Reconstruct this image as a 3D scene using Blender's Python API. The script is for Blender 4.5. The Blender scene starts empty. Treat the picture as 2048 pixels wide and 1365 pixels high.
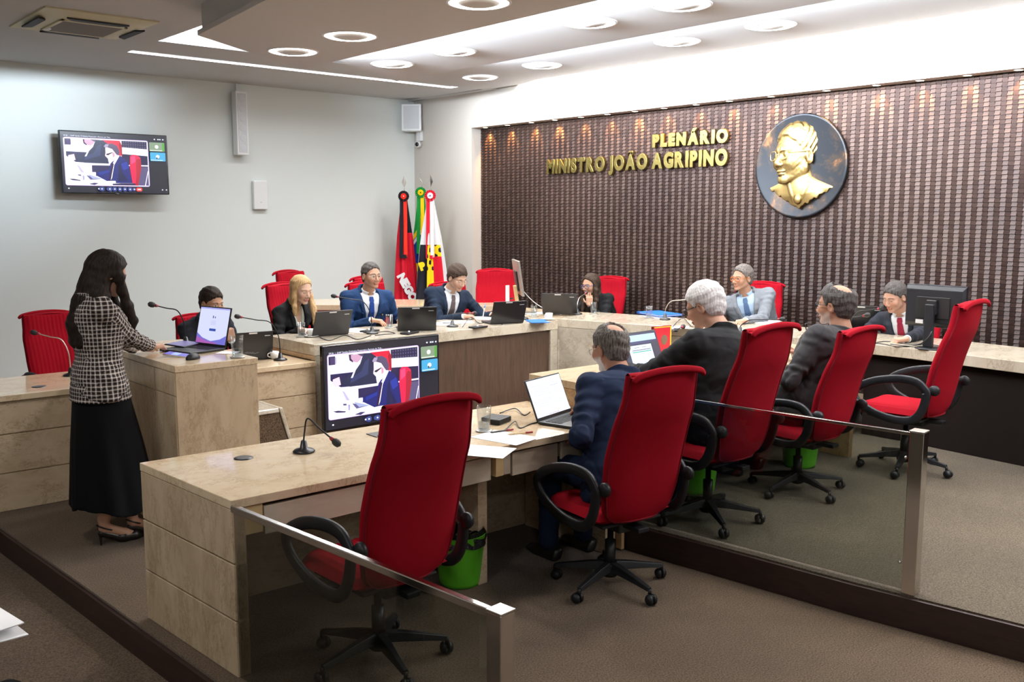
import bpy, bmesh, math, random
import numpy as np
from mathutils import Vector, Matrix
R = math.radians
PI = math.pi
sc = bpy.context.scene
col = sc.collection
random.seed(7)

# ---------------------------------------------------------------- camera, world, exposure
CAM_H = 1.90; FPX = 1889.0; PITCH = R(7.57); AZ = R(48.5)
cd = bpy.data.cameras.new('camera'); cam = bpy.data.objects.new('camera', cd); col.objects.link(cam)
cam.location = (0, 0, CAM_H); cam.rotation_euler = (PI/2-PITCH, 0, AZ-PI/2)
cd.sensor_width = 36; cd.lens = 36*FPX/2048; cd.clip_start = .05; cd.clip_end = 100
sc.camera = cam
sc.view_settings.view_transform = 'Standard'; sc.view_settings.look = 'None'
sc.view_settings.gamma = 1; sc.view_settings.use_curve_mapping = False
sc.view_settings.exposure = 0.28
w = bpy.data.worlds.new('world'); sc.world = w; w.use_nodes = True
w.node_tree.nodes['Background'].inputs[0].default_value = (.75, .85, 1, 1)
w.node_tree.nodes['Background'].inputs[1].default_value = .15
sc.cycles.max_bounces = 8; sc.cycles.diffuse_bounces = 4; sc.cycles.glossy_bounces = 3
sc.cycles.transmission_bounces = 6; sc.cycles.transparent_max_bounces = 10
sc.cycles.caustics_reflective = False; sc.cycles.caustics_refractive = False
sc.cycles.use_denoising = True
sc.cycles.sample_clamp_indirect = 4

def area(name, loc, rot, sx, sy, power, colr=(1, 1, 1), shape='RECTANGLE', spread=180):
    l = bpy.data.lights.new(name, 'AREA'); l.shape = shape; l.size = sx; l.size_y = sy
    l.energy = power; l.color = colr; l.spread = R(spread)
    o = bpy.data.objects.new(name, l); col.objects.link(o); o.location = loc; o.rotation_euler = rot
    return o
COOL = (.78, .89, 1.0); NEUT = (1.0, .98, .95)
# cove strips lying on the edge of one ceiling cloud and shining up on the next
area('cove_strip_light', (4.82, 2.9, 3.438), (0, R(-103), 0), .05, 11.0, 1100, COOL, spread=120)
area('cove_strip_light', (6.54, 2.6, 3.552), (0, R(-101), 0), .04, 11.2, 850, COOL, spread=120)
area('cove_strip_light', (4.30, 8.20, 3.67), (R(97), 0, R(34)), 1.0, .08, 60, COOL, spread=90)
# strips hidden in the ceiling slots beside the wooden wall and the left wall
area('slot_strip_light', (8.36, 3.4, 3.70), (0, R(10), 0), .08, 12.5, 150, (1, .97, .94))
area('slot_strip_light', (5.9, 10.245, 3.63), (R(-6), 0, 0), 4.25, .165, 62, (.92, .96, 1))
# ordinary ceiling lamps of the public half of the room, behind the camera
for lx, ly in ((-1.2, 1.5), (-1.2, -2), (2, -3.2), (0.2, 4.2)):
    area('room_lamp_light', (lx, ly, 3.55), (0, 0, 0), .5, .5, 34, NEUT, 'DISK')

# ---------------------------------------------------------------- image point -> place in the room (used for measuring)
_fw = Vector((math.cos(AZ)*math.cos(PITCH), math.sin(AZ)*math.cos(PITCH), -math.sin(PITCH)))
_rt = Vector((math.sin(AZ), -math.cos(AZ), 0)); _up = _rt.cross(_fw); _C = Vector((0, 0, CAM_H))
def at(x, y, ax, v):
    d = _fw+_rt*((x-1024)/FPX)+_up*((682.5-y)/FPX)
    return _C+d*((v-_C[ax])/d[ax])
def AZp(x, y, z): return at(x, y, 2, z)
def AYp(x, y, v): return at(x, y, 1, v)
def AXp(x, y, v): return at(x, y, 0, v)

# ---------------------------------------------------------------- materials
def mat(name, c, rough=.5, metal=0, spec=.5, coat=0, sheen=0, emit=None, es=1.0):
    m = bpy.data.materials.new(name); m.use_nodes = True
    b = m.node_tree.nodes['Principled BSDF']
    b.inputs['Base Color'].default_value = (*c, 1); b.inputs['Roughness'].default_value = rough
    b.inputs['Metallic'].default_value = metal; b.inputs['Specular IOR Level'].default_value = spec
    b.inputs['Coat Weight'].default_value = coat; b.inputs['Sheen Weight'].default_value = sheen
    if emit: b.inputs['Emission Color'].default_value = (*emit, 1); b.inputs['Emission Strength'].default_value = es
    return m
def nt(m):
    t = m.node_tree; return t, t.nodes, t.links, t.nodes['Principled BSDF']
def ramp(N, stops):
    r = N.new('ShaderNodeValToRGB'); e = r.color_ramp.elements
    while len(e) < len(stops): e.new(.5)
    for k, (p, c) in enumerate(stops): e[k].position = p; e[k].color = (*c, 1)
    return r
def coords(N, L, scale=(1, 1, 1), kind='Object'):
    tc = N.new('ShaderNodeTexCoord'); mp = N.new('ShaderNodeMapping'); mp.inputs['Scale'].default_value = scale
    L.new(tc.outputs[kind], mp.inputs[0]); return mp
def noise(N, L, mp, scale, detail=4, rough=.6, dist=0):
    n = N.new('ShaderNodeTexNoise'); n.inputs['Scale'].default_value = scale; n.inputs['Detail'].default_value = detail
    n.inputs['Roughness'].default_value = rough; n.inputs['Distortion'].default_value = dist
    L.new(mp.outputs[0], n.inputs['Vector']); return n
def bump(m, scale=(1, 1, 1), ns=200, strength=.2, dist=.002, detail=3):
    t, N, L, b = nt(m); mp = coords(N, L, scale); n = noise(N, L, mp, ns, detail)
    bp = N.new('ShaderNodeBump'); bp.inputs['Strength'].default_value = strength; bp.inputs['Distance'].default_value = dist
    L.new(n.outputs['Fac'], bp.inputs['Height']); L.new(bp.outputs[0], b.inputs['Normal']); return m
def mottle(m, c1, c2, ns=3, detail=5, scale=(1, 1, 1), p=(.35, .65)):
    t, N, L, b = nt(m); mp = coords(N, L, scale); n = noise(N, L, mp, ns, detail)
    r = ramp(N, [(p[0], c1), (p[1], c2)]); L.new(n.outputs['Fac'], r.inputs[0]); L.new(r.outputs[0], b.inputs['Base Color']); return m
def marble(name, c1, c2, c3, scale=(1, 1, 1), rough=.25):
    m = mat(name, c1, rough, coat=.15); t, N, L, b = nt(m)
    mp = coords(N, L, scale)
    n = noise(N, L, mp, 3.0, 8, .7, .6); r = ramp(N, [(.3, c2), (.5, c1), (.72, c3)]); L.new(n.outputs['Fac'], r.inputs[0])
    n2 = noise(N, L, mp, 8.0, 12, .8, .35)
    r2 = ramp(N, [(.478, (1, 1, 1)), (.5, (.58, .50, .42)), (.522, (1, 1, 1))]); L.new(n2.outputs['Fac'], r2.inputs[0])
    n3 = noise(N, L, mp, 5.0, 2); r3 = ramp(N, [(.44, (0, 0, 0)), (.56, (1, 1, 1))]); L.new(n3.outputs['Fac'], r3.inputs[0])
    mx = N.new('ShaderNodeMix'); mx.data_type = 'RGBA'; mx.blend_type = 'MULTIPLY'
    L.new(r3.outputs[0], mx.inputs['Factor']); L.new(r.outputs[0], mx.inputs['A']); L.new(r2.outputs[0], mx.inputs['B'])
    L.new(mx.outputs['Result'], b.inputs['Base Color'])
    return m
M = {}
M['wall'] = bump(mat('wall_paint', (.74, .775, .755), .7, spec=.2), ns=60, strength=.08)
M['wall_w'] = mat('white_wall_paint', (.58, .53, .48), .7, spec=.2)
M['ceil'] = mat('ceiling_paint', (.60, .59, .585), .8, spec=.15)
M['cloud'] = mat('ceiling_panel_paint', (.58, .565, .56), .75, spec=.2)
def carpet(name, c1, c2):
    m = mat(name, c1, .95, spec=.1, sheen=.15); t, N, L, b = nt(m); mp = coords(N, L)
    n = noise(N, L, mp, 130, 3, .7); n2 = noise(N, L, mp, 1.6, 4)
    r = ramp(N, [(.36, c2), (.64, c1)]); L.new(n.outputs['Fac'], r.inputs[0])
    r2 = ramp(N, [(.3, (.8, .8, .8)), (.7, (1.12, 1.12, 1.12))]); L.new(n2.outputs['Fac'], r2.inputs[0])
    mx = N.new('ShaderNodeMix'); mx.data_type = 'RGBA'; mx.blend_type = 'MULTIPLY'; mx.inputs['Factor'].default_value = 1
    L.new(r.outputs[0], mx.inputs['A']); L.new(r2.outputs[0], mx.inputs['B']); L.new(mx.outputs['Result'], b.inputs['Base Color'])
    bp = N.new('ShaderNodeBump'); bp.inputs['Strength'].default_value = .6; bp.inputs['Distance'].default_value = .006
    L.new(n.outputs['Fac'], bp.inputs['Height']); L.new(bp.outputs[0], b.inputs['Normal']); return m
M['carpet'] = carpet('brown_carpet', (.155, .103, .062), (.034, .021, .012))
M['carpet2'] = carpet('grey_brown_carpet', (.145, .112, .075), (.034, .026, .017))
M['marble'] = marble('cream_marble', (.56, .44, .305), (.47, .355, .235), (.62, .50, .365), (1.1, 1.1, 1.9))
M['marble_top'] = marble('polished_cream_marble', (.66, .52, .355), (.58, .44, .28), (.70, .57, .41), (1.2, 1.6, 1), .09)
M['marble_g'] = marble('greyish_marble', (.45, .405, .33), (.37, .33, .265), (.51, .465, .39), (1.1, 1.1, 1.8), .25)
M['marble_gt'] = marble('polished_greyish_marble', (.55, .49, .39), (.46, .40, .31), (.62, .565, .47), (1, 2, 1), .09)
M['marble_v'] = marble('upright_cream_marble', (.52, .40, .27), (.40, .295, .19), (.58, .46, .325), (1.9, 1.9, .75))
M['marble_o'] = marble('honey_marble', (.50, .32, .165), (.40, .25, .12), (.58, .41, .24), (1.2, 1.2, 1.2))
def wood(name, c1, c2, scale=(14, 14, 1.2), rough=.4):
    m = mat(name, c1, rough); t, N, L, b = nt(m); mp = coords(N, L, scale); n = noise(N, L, mp, 3, 6, .6, .8)
    r = ramp(N, [(.35, c1), (.65, c2)]); L.new(n.outputs['Fac'], r.inputs[0]); L.new(r.outputs[0], b.inputs['Base Color']); return m
M['wood'] = wood('dark_brown_wood', (.050, .028, .018), (.088, .052, .034))
M['kick'] = wood('dark_kickboard_wood', (.020, .008, .006), (.034, .014, .011), (2, 2, 12), .5)
M['wood_l'] = wood('light_laminate', (.48, .41, .31), (.53, .46, .36), (3, 3, 10), .45)
M['ply'] = mat('plywood_edge', (.62, .45, .22), .6)
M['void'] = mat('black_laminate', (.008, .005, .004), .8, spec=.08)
def tile_mat():
    m = mat('dark_glossy_wood_tiles', (.1, .055, .04), .55, spec=.3, coat=.05); t, N, L, b = nt(m)
    at_ = N.new('ShaderNodeAttribute'); at_.attribute_name = 'tone'
    r = ramp(N, [(0, (.021, .010, .008)), (.5, (.040, .021, .016)), (1, (.070, .040, .029))])
    L.new(at_.outputs['Fac'], r.inputs[0]); L.new(r.outputs[0], b.inputs['Base Color'])
    b.inputs['Coat Roughness'].default_value = .28
    return m
M['tiles'] = tile_mat()
M['chrome'] = mat('polished_steel', (.72, .70, .67), .12, 1)
M['steel'] = mat('brushed_steel', (.55, .52, .47), .35, 1)
M['brass'] = mottle(mat('brass_letters', (.24, .18, .055), .42, 1), (.20, .15, .045), (.29, .225, .08), 30)
M['red'] = bump(mat('red_chair_fabric', (.25, .003, .010), .9, spec=.08), ns=700, strength=.25, dist=.0015)
M['redd'] = bump(mat('dark_red_piping', (.16, .002, .008), .85, spec=.2), ns=700, strength=.25, dist=.0015)
M['plastic'] = bump(mat('black_plastic', (.011, .011, .013), .45, spec=.3), ns=500, strength=.1, dist=.0005)
M['black'] = mat('black_satin', (.010, .010, .012), .35)
M['black_m'] = mat('matt_black', (.012, .012, .013), .7)
M['bezel'] = mat('screen_bezel', (.008, .008, .012), .15)
M['white'] = mat('white_plastic', (.80, .80, .80), .35)
M['china'] = mat('white_china', (.82, .82, .80), .12, coat=.5)
M['grille'] = bump(mat('speaker_grille', (.60, .61, .63), .5), ns=400, strength=.5)
M['paper'] = mat('white_paper', (.86, .86, .88), .8, spec=.2)
M['ink'] = mat('grey_print', (.25, .25, .28), .8)
M['green'] = mat('lime_green_plastic', (.13, .56, .03), .35)
M['bag'] = bump(mat('black_bin_liner', (.008, .008, .009), .28), ns=22, strength=.9, dist=.02)
M['redplastic'] = mat('dark_red_ring', (.25, .01, .02), .4)
M['blue'] = mat('blue_plastic', (.01, .13, .55), .4)
M['ringlight'] = mat('lamp_ring_diffuser', (1, 1, 1), .5, emit=(1, .97, .93), es=9)
M['lampdisc'] = mat('lamp_centre_disc', (.62, .60, .58), .5)
M['spot'] = mat('spot_lens', (1, 1, 1), .5, emit=(1, .88, .68), es=14)
M['ac'] = mat('aged_cream_plastic', (.62, .56, .36), .5)
M['acd'] = mat('dark_grille_mesh', (.14, .10, .06), .7)
def glass_thin(name, tint, refl=.5):
    m = bpy.data.materials.new(name); m.use_nodes = True; t = m.node_tree; N = t.nodes; L = t.links
    N.remove(N['Principled BSDF']); out = N['Material Output']
    tr = N.new('ShaderNodeBsdfTransparent'); tr.inputs[0].default_value = (*tint, 1)
    gl = N.new('ShaderNodeBsdfGlossy'); gl.inputs['Roughness'].default_value = .02
    fr = N.new('ShaderNodeLayerWeight'); fr.inputs[0].default_value = .5
    pw = N.new('ShaderNodeMath'); pw.operation = 'POWER'; pw.inputs[1].default_value = 3.5; L.new(fr.outputs['Facing'], pw.inputs[0])
    ml = N.new('ShaderNodeMath'); ml.operation = 'MULTIPLY_ADD'; ml.inputs[1].default_value = refl; ml.inputs[2].default_value = .045; ml.use_clamp = True
    mx = N.new('ShaderNodeMixShader'); L.new(pw.outputs[0], ml.inputs[0]); L.new(ml.outputs[0], mx.inputs[0])
    L.new(tr.outputs[0], mx.inputs[1]); L.new(gl.outputs[0], mx.inputs[2]); L.new(mx.outputs[0], out.inputs[0])
    return m
M['glass'] = glass_thin('railing_glass', (.70, .72, .69), .5)
M['tumbler'] = glass_thin('tumbler_glass', (.90, .92, .93), .6)
M['water'] = glass_thin('water', (.84, .88, .91), .4)
def emis(name, c, s=1.0):
    m = mat(name, (.02, .02, .02), .3, emit=c, es=s); return m

# ---------------------------------------------------------------- mesh helpers
def tag(o, label=None, cat=None, group=None, kind=None):
    if label: o['label'] = label
    if cat: o['category'] = cat
    if group: o['group'] = group
    if kind: o['kind'] = kind
    return o
def empty(name, loc=(0, 0, 0), rz=0, label=None, cat=None, group=None):
    o = bpy.data.objects.new(name, None); col.objects.link(o); o.empty_display_size = .1
    o.location = loc; o.rotation_euler = (0, 0, rz); return tag(o, label, cat, group)
def link(name, me, m, parent=None, smooth=False, bevel=0, seg=2):
    o = bpy.data.objects.new(name, me); col.objects.link(o)
    for mm in (m if isinstance(m, (list, tuple)) else [m]): me.materials.append(mm)
    if smooth: me.shade_smooth()
    if bevel:
        b = o.modifiers.new('bevel', 'BEVEL'); b.width = bevel; b.segments = seg; b.limit_method = 'ANGLE'; b.angle_limit = R(40)
    if parent: o.parent = parent
    return o
class MB:
    def __init__(s): s.v = []; s.f = []; s.mi = []; s.cur = 0
    def face(s, ids): s.f.append(tuple(ids)); s.mi.append(s.cur)
    def add(s, vs, fs):
        n = len(s.v); s.v += [tuple(v) for v in vs]
        for f in fs: s.face([n+i for i in f])
        return s
    def box(s, x0, x1, y0, y1, z0, z1, Mx=None):
        vs = [(x, y, z) for z in (z0, z1) for y in (y0, y1) for x in (x0, x1)]
        if Mx is not None: vs = [Mx @ Vector(v) for v in vs]
        return s.add(vs, [(0, 2, 3, 1), (4, 5, 7, 6), (0, 1, 5, 4), (2, 6, 7, 3), (0, 4, 6, 2), (1, 3, 7, 5)])
    def prism(s, pts, z0, z1, Mx=None):
        n = len(pts)
        if sum(pts[i][0]*pts[(i+1) % n][1]-pts[(i+1) % n][0]*pts[i][1] for i in range(n)) < 0: pts = pts[::-1]
        vs = [(p[0], p[1], z0) for p in pts]+[(p[0], p[1], z1) for p in pts]
        if Mx is not None: vs = [Mx @ Vector(v) for v in vs]
        return s.add(vs, [tuple(range(n))[::-1], tuple(range(n, 2*n))]+[(i, (i+1) % n, n+(i+1) % n, n+i) for i in range(n)])
    def lathe(s, prof, c=(0, 0, 0), n=24, cap=(True, True), Mx=None):
        vs = []; 
        for r, z in prof:
            for k in range(n):
                a = 2*PI*k/n; v = Vector((c[0]+r*math.cos(a), c[1]+r*math.sin(a), c[2]+z)); vs.append(Mx @ v if Mx is not None else v)
        m = len(prof); fs = [(j*n+k, j*n+(k+1) % n, (j+1)*n+(k+1) % n, (j+1)*n+k) for j in range(m-1) for k in range(n)]
        if cap[0]: fs.append(tuple(range(n))[::-1])
        if cap[1]: fs.append(tuple(range((m-1)*n, m*n)))
        return s.add(vs, fs)
    def tube(s, pts, r, n=8, closed=False, flat=None, upv=None):
        P = [Vector(p) for p in pts]; m = len(P); rs = r if isinstance(r, (list, tuple)) else [r]*m
        vs = []; pu = None
        for i in range(m):
            a = P[i-1] if (i > 0 or closed) else P[i]; b = P[(i+1) % m] if (i < m-1 or closed) else P[i]
            t = (b-a).normalized()
            if upv is not None: u = Vector(upv); u = (u-t*u.dot(t)).normalized()
            else:
                u = pu if pu is not None else (Vector((0, 0, 1)) if abs(t.z) < .9 else Vector((1, 0, 0)))
                u = (u-t*u.dot(t)).normalized(); pu = u
            w_ = t.cross(u)
            ru, rw = (flat if flat else (1, 1))
            for k in range(n):
                ang = 2*PI*k/n; c_, s_ = math.cos(ang), math.sin(ang)
                if flat: c_ = math.copysign(abs(c_)**.6, c_); s_ = math.copysign(abs(s_)**.6, s_)
                vs.append(P[i]+u*(rs[i]*ru*c_)+w_*(rs[i]*rw*s_))
        fs = [((j % m)*n+k, (j % m)*n+(k+1) % n, ((j+1) % m)*n+(k+1) % n, ((j+1) % m)*n+k) for j in range(m if closed else m-1) for k in range(n)]
        if not closed: fs += [tuple(range(n))[::-1], tuple(range((m-1)*n, m*n))]
        return s.add(vs, fs)
    def ball(s, c, r, n=16, m=10, Mx=None):
        rx, ry, rz = r if isinstance(r, (tuple, list)) else (r, r, r)
        vs = []; 
        for j in range(m+1):
            th = PI*j/m; 
            for k in range(n):
                a = 2*PI*k/n; v = Vector((c[0]+rx*math.sin(th)*math.cos(a), c[1]+ry*math.sin(th)*math.sin(a), c[2]-rz*math.cos(th)))
                vs.append(Mx @ v if Mx is not None else v)
        return s.add(vs, [(j*n+k, j*n+(k+1) % n, (j+1)*n+(k+1) % n, (j+1)*n+k) for j in range(m) for k in range(n)])
    def grid(s, fn, nu, nv, closed_u=False):
        vs = [fn(i/nu, j/nv) for j in range(nv+1) for i in range(nu+(0 if closed_u else 1))]
        w_ = nu+(0 if closed_u else 1)
        return s.add(vs, [(j*w_+i, j*w_+(i+1) % w_, (j+1)*w_+(i+1) % w_, (j+1)*w_+i) for j in range(nv) for i in range(nu)])
    def build(s, name, m, parent=None, smooth=False, bevel=0, seg=2, weld=0):
        me = bpy.data.meshes.new(name); me.from_pydata([tuple(v) for v in s.v], [], s.f); 
        if weld:
            bm = bmesh.new(); bm.from_mesh(me); bmesh.ops.remove_doubles(bm, verts=bm.verts, dist=weld); bm.to_mesh(me); bm.free()
        o = link(name, me, m, parent, smooth, bevel, seg)
        if any(s.mi) and not weld: me.polygons.foreach_set('material_index', s.mi)
        me.update(); return o
def spline(pts, n=8):
    P = [Vector(p) for p in pts]; out = []
    for i in range(len(P)-1):
        p0 = P[max(i-1, 0)]; p1 = P[i]; p2 = P[i+1]; p3 = P[min(i+2, len(P)-1)]
        for k in range(n):
            t = k/n; out.append(.5*((2*p1)+(p2-p0)*t+(2*p0-5*p1+4*p2-p3)*t*t+(3*p1-p0-3*p2+p3)*t**3))
    out.append(P[-1]); return out
def copy_tree(o, parent=None):
    c = o.copy(); col.objects.link(c)
    if parent: c.parent = parent
    for ch in list(o.children): copy_tree(ch, c)
    return c
def frame(loc, rz=0): return Matrix.Translation(loc) @ Matrix.Rotation(rz, 4, 'Z')
# ================================================================= ROOM
XW, YL, ZC = 8.484, 11.81, 3.60
X0, Y0 = -3.2, -5.2
def struct(name, mb, m, **k): return tag(mb.build(name, m, **k), kind='structure')
struct('floor', MB().box(X0, 9.0, Y0, YL+.1, -.35, -.15), M['carpet'])
# first raised level, its dark kickboard and the second level
L1 = [(.7, YL), (.7, 6.75), (1.25, 6.62), (1.359, 6.294), (1.44, 5.0), (1.523, 3.54), (1.60, 2.2), (1.66, 1.0), (1.75, Y0+.02), (9.0, Y0+.02), (9.0, YL)]
struct('floor_first_level', MB().prism(L1, -.15, 0), M['carpet'])
def strip(pts, off, z0, z1):
    mb = MB(); n = len(pts); a = [Vector(p).to_2d() for p in pts]; L = []
    for i in range(n):
        d = (a[min(i+1, n-1)]-a[max(i-1, 0)]).normalized(); nn = Vector((-d.y, d.x)); L.append(a[i]+nn*off)
    for i in range(n-1): mb.prism([tuple(a[i]), tuple(a[i+1]), tuple(L[i+1]), tuple(L[i])], z0, z1)
    return mb
kp = [(p[0], p[1], 0) for p in L1[1:10]]
struct('trim_1', strip(kp, -.022, -.149, -.012), M['kick'])
L2e = [(3.93, 4.30, 0), (3.965, 3.38, 0), (4.03, 2.8, 0), (4.091, 2.177, 0), (4.199, 1.432, 0), (4.36, .4, 0), (4.9, -2.4, 0), (5.4, Y0+.02, 0)]
L2 = [(p[0], p[1]) for p in L2e]+[(9.0, Y0+.02), (9.0, YL), (3.75, YL), (3.75, 6.62), (6.30, 6.62), (6.34, 4.30)]
struct('floor_second_level', MB().prism(L2, .0, .16), M['carpet2'])
struct('trim_2', strip(L2e, -.022, .001, .152), M['kick'])
# walls
mb = MB(); mb.box(X0, 9.0, YL, YL+.12, -.35, 4.1); struct('wall_left', mb, M['wall'])
NY = 10.441; NZ = 3.112; XP = 8.66
mb = MB(); mb.box(XW, XP+.4, NY, YL, -.35, 4.1); mb.box(XW, XP+.4, Y0, NY, NZ, 4.1)
struct('wall_back', mb, M['wall_w'])
mb = MB(); mb.box(XP+.03, XP+.4, Y0, NY, -.35, NZ); struct('wall_back_niche', mb, M['wood'])
struct('wall_right', MB().box(X0, 9.0, Y0-.1, Y0, -.35, 4.1), M['wall'])
struct('wall_rear', MB().box(X0-.1, X0, Y0, YL, -.35, 4.1), M['wall'])

# ---- basket-weave wood cladding: real tilted tiles
def cladding():
    TW, TH = .0476, .0392; y_hi = NY-.002; z_hi = NZ-.002
    nc = int((y_hi-(-1.6))/TW); nr = int((z_hi-.10)/TH)
    rng = np.random.RandomState(3)
    v = []; f = []; tone = []
    D = .0115
    for c in range(nc):
        ya = y_hi-c*TW; yb = ya-TW+.002
        up = c % 2 == 0
        dz = (.5 if up else -.5)*.004
        for r_ in range(nr):
            zt = z_hi-r_*TH+dz; zb = zt-TH+.003
            j = rng.uniform(-.0012, .0012)
            xt = XP-(.003 if up else .003+D)+j; xb = XP-(.003+D if up else .003)+j
            n = len(v)
            v += [(xt, ya, zt), (xt, yb, zt), (xb, yb, zb), (xb, ya, zb), (XP+.02, ya, zt), (XP+.02, yb, zt), (XP+.02, yb, zb), (XP+.02, ya, zb)]
            f += [(n, n+1, n+2, n+3), (n+4, n+5, n+1, n), (n+1, n+5, n+6, n+2), (n+2, n+6, n+7, n+3), (n+3, n+7, n+4, n)]
            # big mottled areas of the stain plus tile to tile change and painted top light
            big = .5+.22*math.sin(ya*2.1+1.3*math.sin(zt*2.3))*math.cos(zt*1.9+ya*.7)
            t_ = min(1, max(0, big+rng.uniform(-.17, .17)+(.12 if up else -.20)))  # light from above put into the tone: up-facing columns lighter, down-facing darker
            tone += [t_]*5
    me = bpy.data.meshes.new('wood_cladding'); me.from_pydata(v, [], f)
    a = me.attributes.new('tone', 'FLOAT', 'FACE'); a.data.foreach_set('value', tone)
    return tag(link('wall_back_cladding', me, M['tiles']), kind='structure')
cladding()
# thin cream stone sill line and little ledge of the niche side
# ---- ceiling with slots; three stepped clouds
mb = MB()
ex0, ey1 = 3.748, 9.472            # big opening corner
sx0, sx1, sy0, sy1 = 3.75, 8.03, 10.16, 10.33   # slot beside the left wall
mb.box(X0, ex0, Y0, YL, ZC, ZC+.06)
mb.box(ex0, 9.0, sy1, YL, ZC, ZC+.06)
mb.box(ex0, 9.0, ey1, sy0, ZC, ZC+.06)
mb.box(sx1, 9.0, sy0, sy1, ZC, ZC+.06)
struct('ceiling', mb, M['ceil'])
struct('ceiling_void', MB().box(ex0-.5, 8.9, Y0, YL-.2, 3.95, 4.0), M['wall_w'])
mb = MB(); mb.box(ex0-.06, ex0, Y0, ey1, ZC+.06, 3.95); mb.box(ex0-.06, 8.9, ey1, ey1+.06, ZC+.06, 3.95)
mb.box(sx0-.05, 8.2, sy1, sy1+.05, ZC+.06, 3.95); mb.box(sx0-.05, sx0, sy0, sy1, ZC+.06, 3.95)
struct('ceiling_cove_sides', mb, M['wall_w'])
# cloud 1 lowest, cloud 2 middle, cloud 3 runs to the wooden wall
struct('ceiling_panel_low', MB().prism([(3.363, 7.68), (4.887, 8.705), (4.887, -3.0), (2.75, -3.0), (2.95, 4.2)], 3.36, 3.40), M['cloud'])
struct('ceiling_panel_fascia', strip([(3.37, 7.60, 0), (3.222, 6.1, 0), (2.96, 4.2, 0), (2.76, -3.0, 0)], .02, 3.401, 3.599), M['cloud'])
struct('ceiling_panel_middle', MB().prism([(4.5, 8.15), (6.601, 9.53), (6.601, -3.2), (4.5, -3.2)], 3.48, 3.52), M['cloud'])
struct('ceiling_panel_high', MB().prism([(6.2, 8.9), (7.113, 9.511), (7.936, 10.05), (8.40, 10.05), (8.40, 9.3), (8.27, 8.9), (8.27, -4), (6.2, -4)], 3.585, 3.62), M['cloud'])
struct('ceiling_edge_strip', MB().box(8.38, XW, 9.9, YL, 3.585, 3.62), M['cloud'])
struct('ceiling_slot_roof', MB().box(8.2, 8.6, Y0, 10.0, 3.80, 3.84), M['wall_w'])
# ---- ring lamps
def ring_lamp(x, y, z, label):
    t = empty('ceiling_lamp', (x, y, z), 0, label, 'lamp', 'round ring ceiling lamps')
    rim = MB().lathe([(.230, .004), (.226, -.006), (.212, -.010), (.208, -.004)], n=48, cap=(False, False)); rim.build('rim', M['white'], t, True)
    MB().lathe([(.212, -.004), (.190, -.014), (.165, -.012), (.145, -.002)], n=48, cap=(False, False)).build('light_ring', M['ringlight'], t, True)
    MB().lathe([(.146, -.002), (.142, -.010), (.10, -.022), (.05, -.028), (.001, -.030)], n=40, cap=(False, False)).build('centre_disc', M['lampdisc'], t, True)
    l = area('ring_lamp_light', (x, y, z-.045), (0, 0, 0), .42, .42, 21, (1, .97, .94), 'DISK', 150)
    return t
LP = [(4.31, 7.83, 3.36, 'ring lamp nearest the point of the lowest ceiling panel'), (4.30, 6.857, 3.36, 'second ring lamp on the lowest ceiling panel, right of the one near its point'),
      (4.31, 5.216, 3.36, 'ring lamp on the lowest ceiling panel cut by the top of the picture'),
      (5.83, 8.485, 3.48, 'ring lamp near the point of the middle ceiling panel'), (5.84, 7.459, 3.48, 'second ring lamp from the point of the middle ceiling panel'),
      (5.83, 5.62, 3.48, 'third ring lamp along the middle ceiling panel, half way across the picture'), (5.87, 4.695, 3.48, 'last ring lamp of the middle panel, cut by the top of the picture'),
      (7.60, 9.188, 3.585, 'smallest ring lamp, farthest left in the row by the wooden wall'), (7.54, 8.01, 3.585, 'second ring lamp in the row by the wooden wall'),
      (7.52, 6.066, 3.585, 'third ring lamp in the row by the wooden wall'), (7.51, 5.007, 3.585, 'rightmost ring lamp in the row by the wooden wall')]
for a_ in LP: ring_lamp(*a_)
for x_, y_, z_ in ((4.31, 4.2, 3.36), (4.31, 2.6, 3.36), (4.31, .9, 3.36), (5.85, 3.0, 3.48), (5.85, 1.6, 3.48), (7.52, 3.2, 3.585), (7.52, 1.6, 3.585), (5.85, 0, 3.48), (7.52, 0, 3.585)):
    area('ring_lamp_light', (x_, y_, z_-.045), (0, 0, 0), .42, .42, 21, (1, .97, .94), 'DISK', 150)
# ---- little warm spots in the soffit
spx = [971, 1015, 1063, 1110, 1162, 1215, 1270, 1328, 1392, 1458, 1541, 1651, 1750, 1836, 1930, 2031]
ORD = ['leftmost of the row']+[o_+' from the left end' for o_ in 'second third fourth fifth sixth seventh eighth ninth tenth eleventh twelfth thirteenth'.split()]+['third from the right end', 'second from the right end', 'rightmost of the row']
for k, px in enumerate(spx):
    y_ = AXp(px, 240, XW+.085).y
    t = empty('recessed_spotlight', (XW+.085, y_, NZ), 0, 'small warm recessed spotlight over the wooden wall, '+ORD[k], 'spotlight', 'recessed spotlights over the wooden wall')
    MB().lathe([(.045, .001), (.043, -.005), (.034, -.006)], n=20, cap=(False, False)).build('trim_ring', M['white'], t, True)
    MB().lathe([(.034, -.004), (.001, -.004)], n=20, cap=(False, True)).build('lens', M['spot'], t)
    l = bpy.data.lights.new('spot_light', 'SPOT'); l.energy = 34 if k % 3 else 55; l.spot_size = R(70); l.spot_blend = .8; l.color = (1, .50, .16); l.shadow_soft_size = .02
    o = bpy.data.objects.new('spot_light', l); col.objects.link(o); o.location = (XW+.085, y_, NZ-.02); o.rotation_euler = (0, R(-20), 0)
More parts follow.
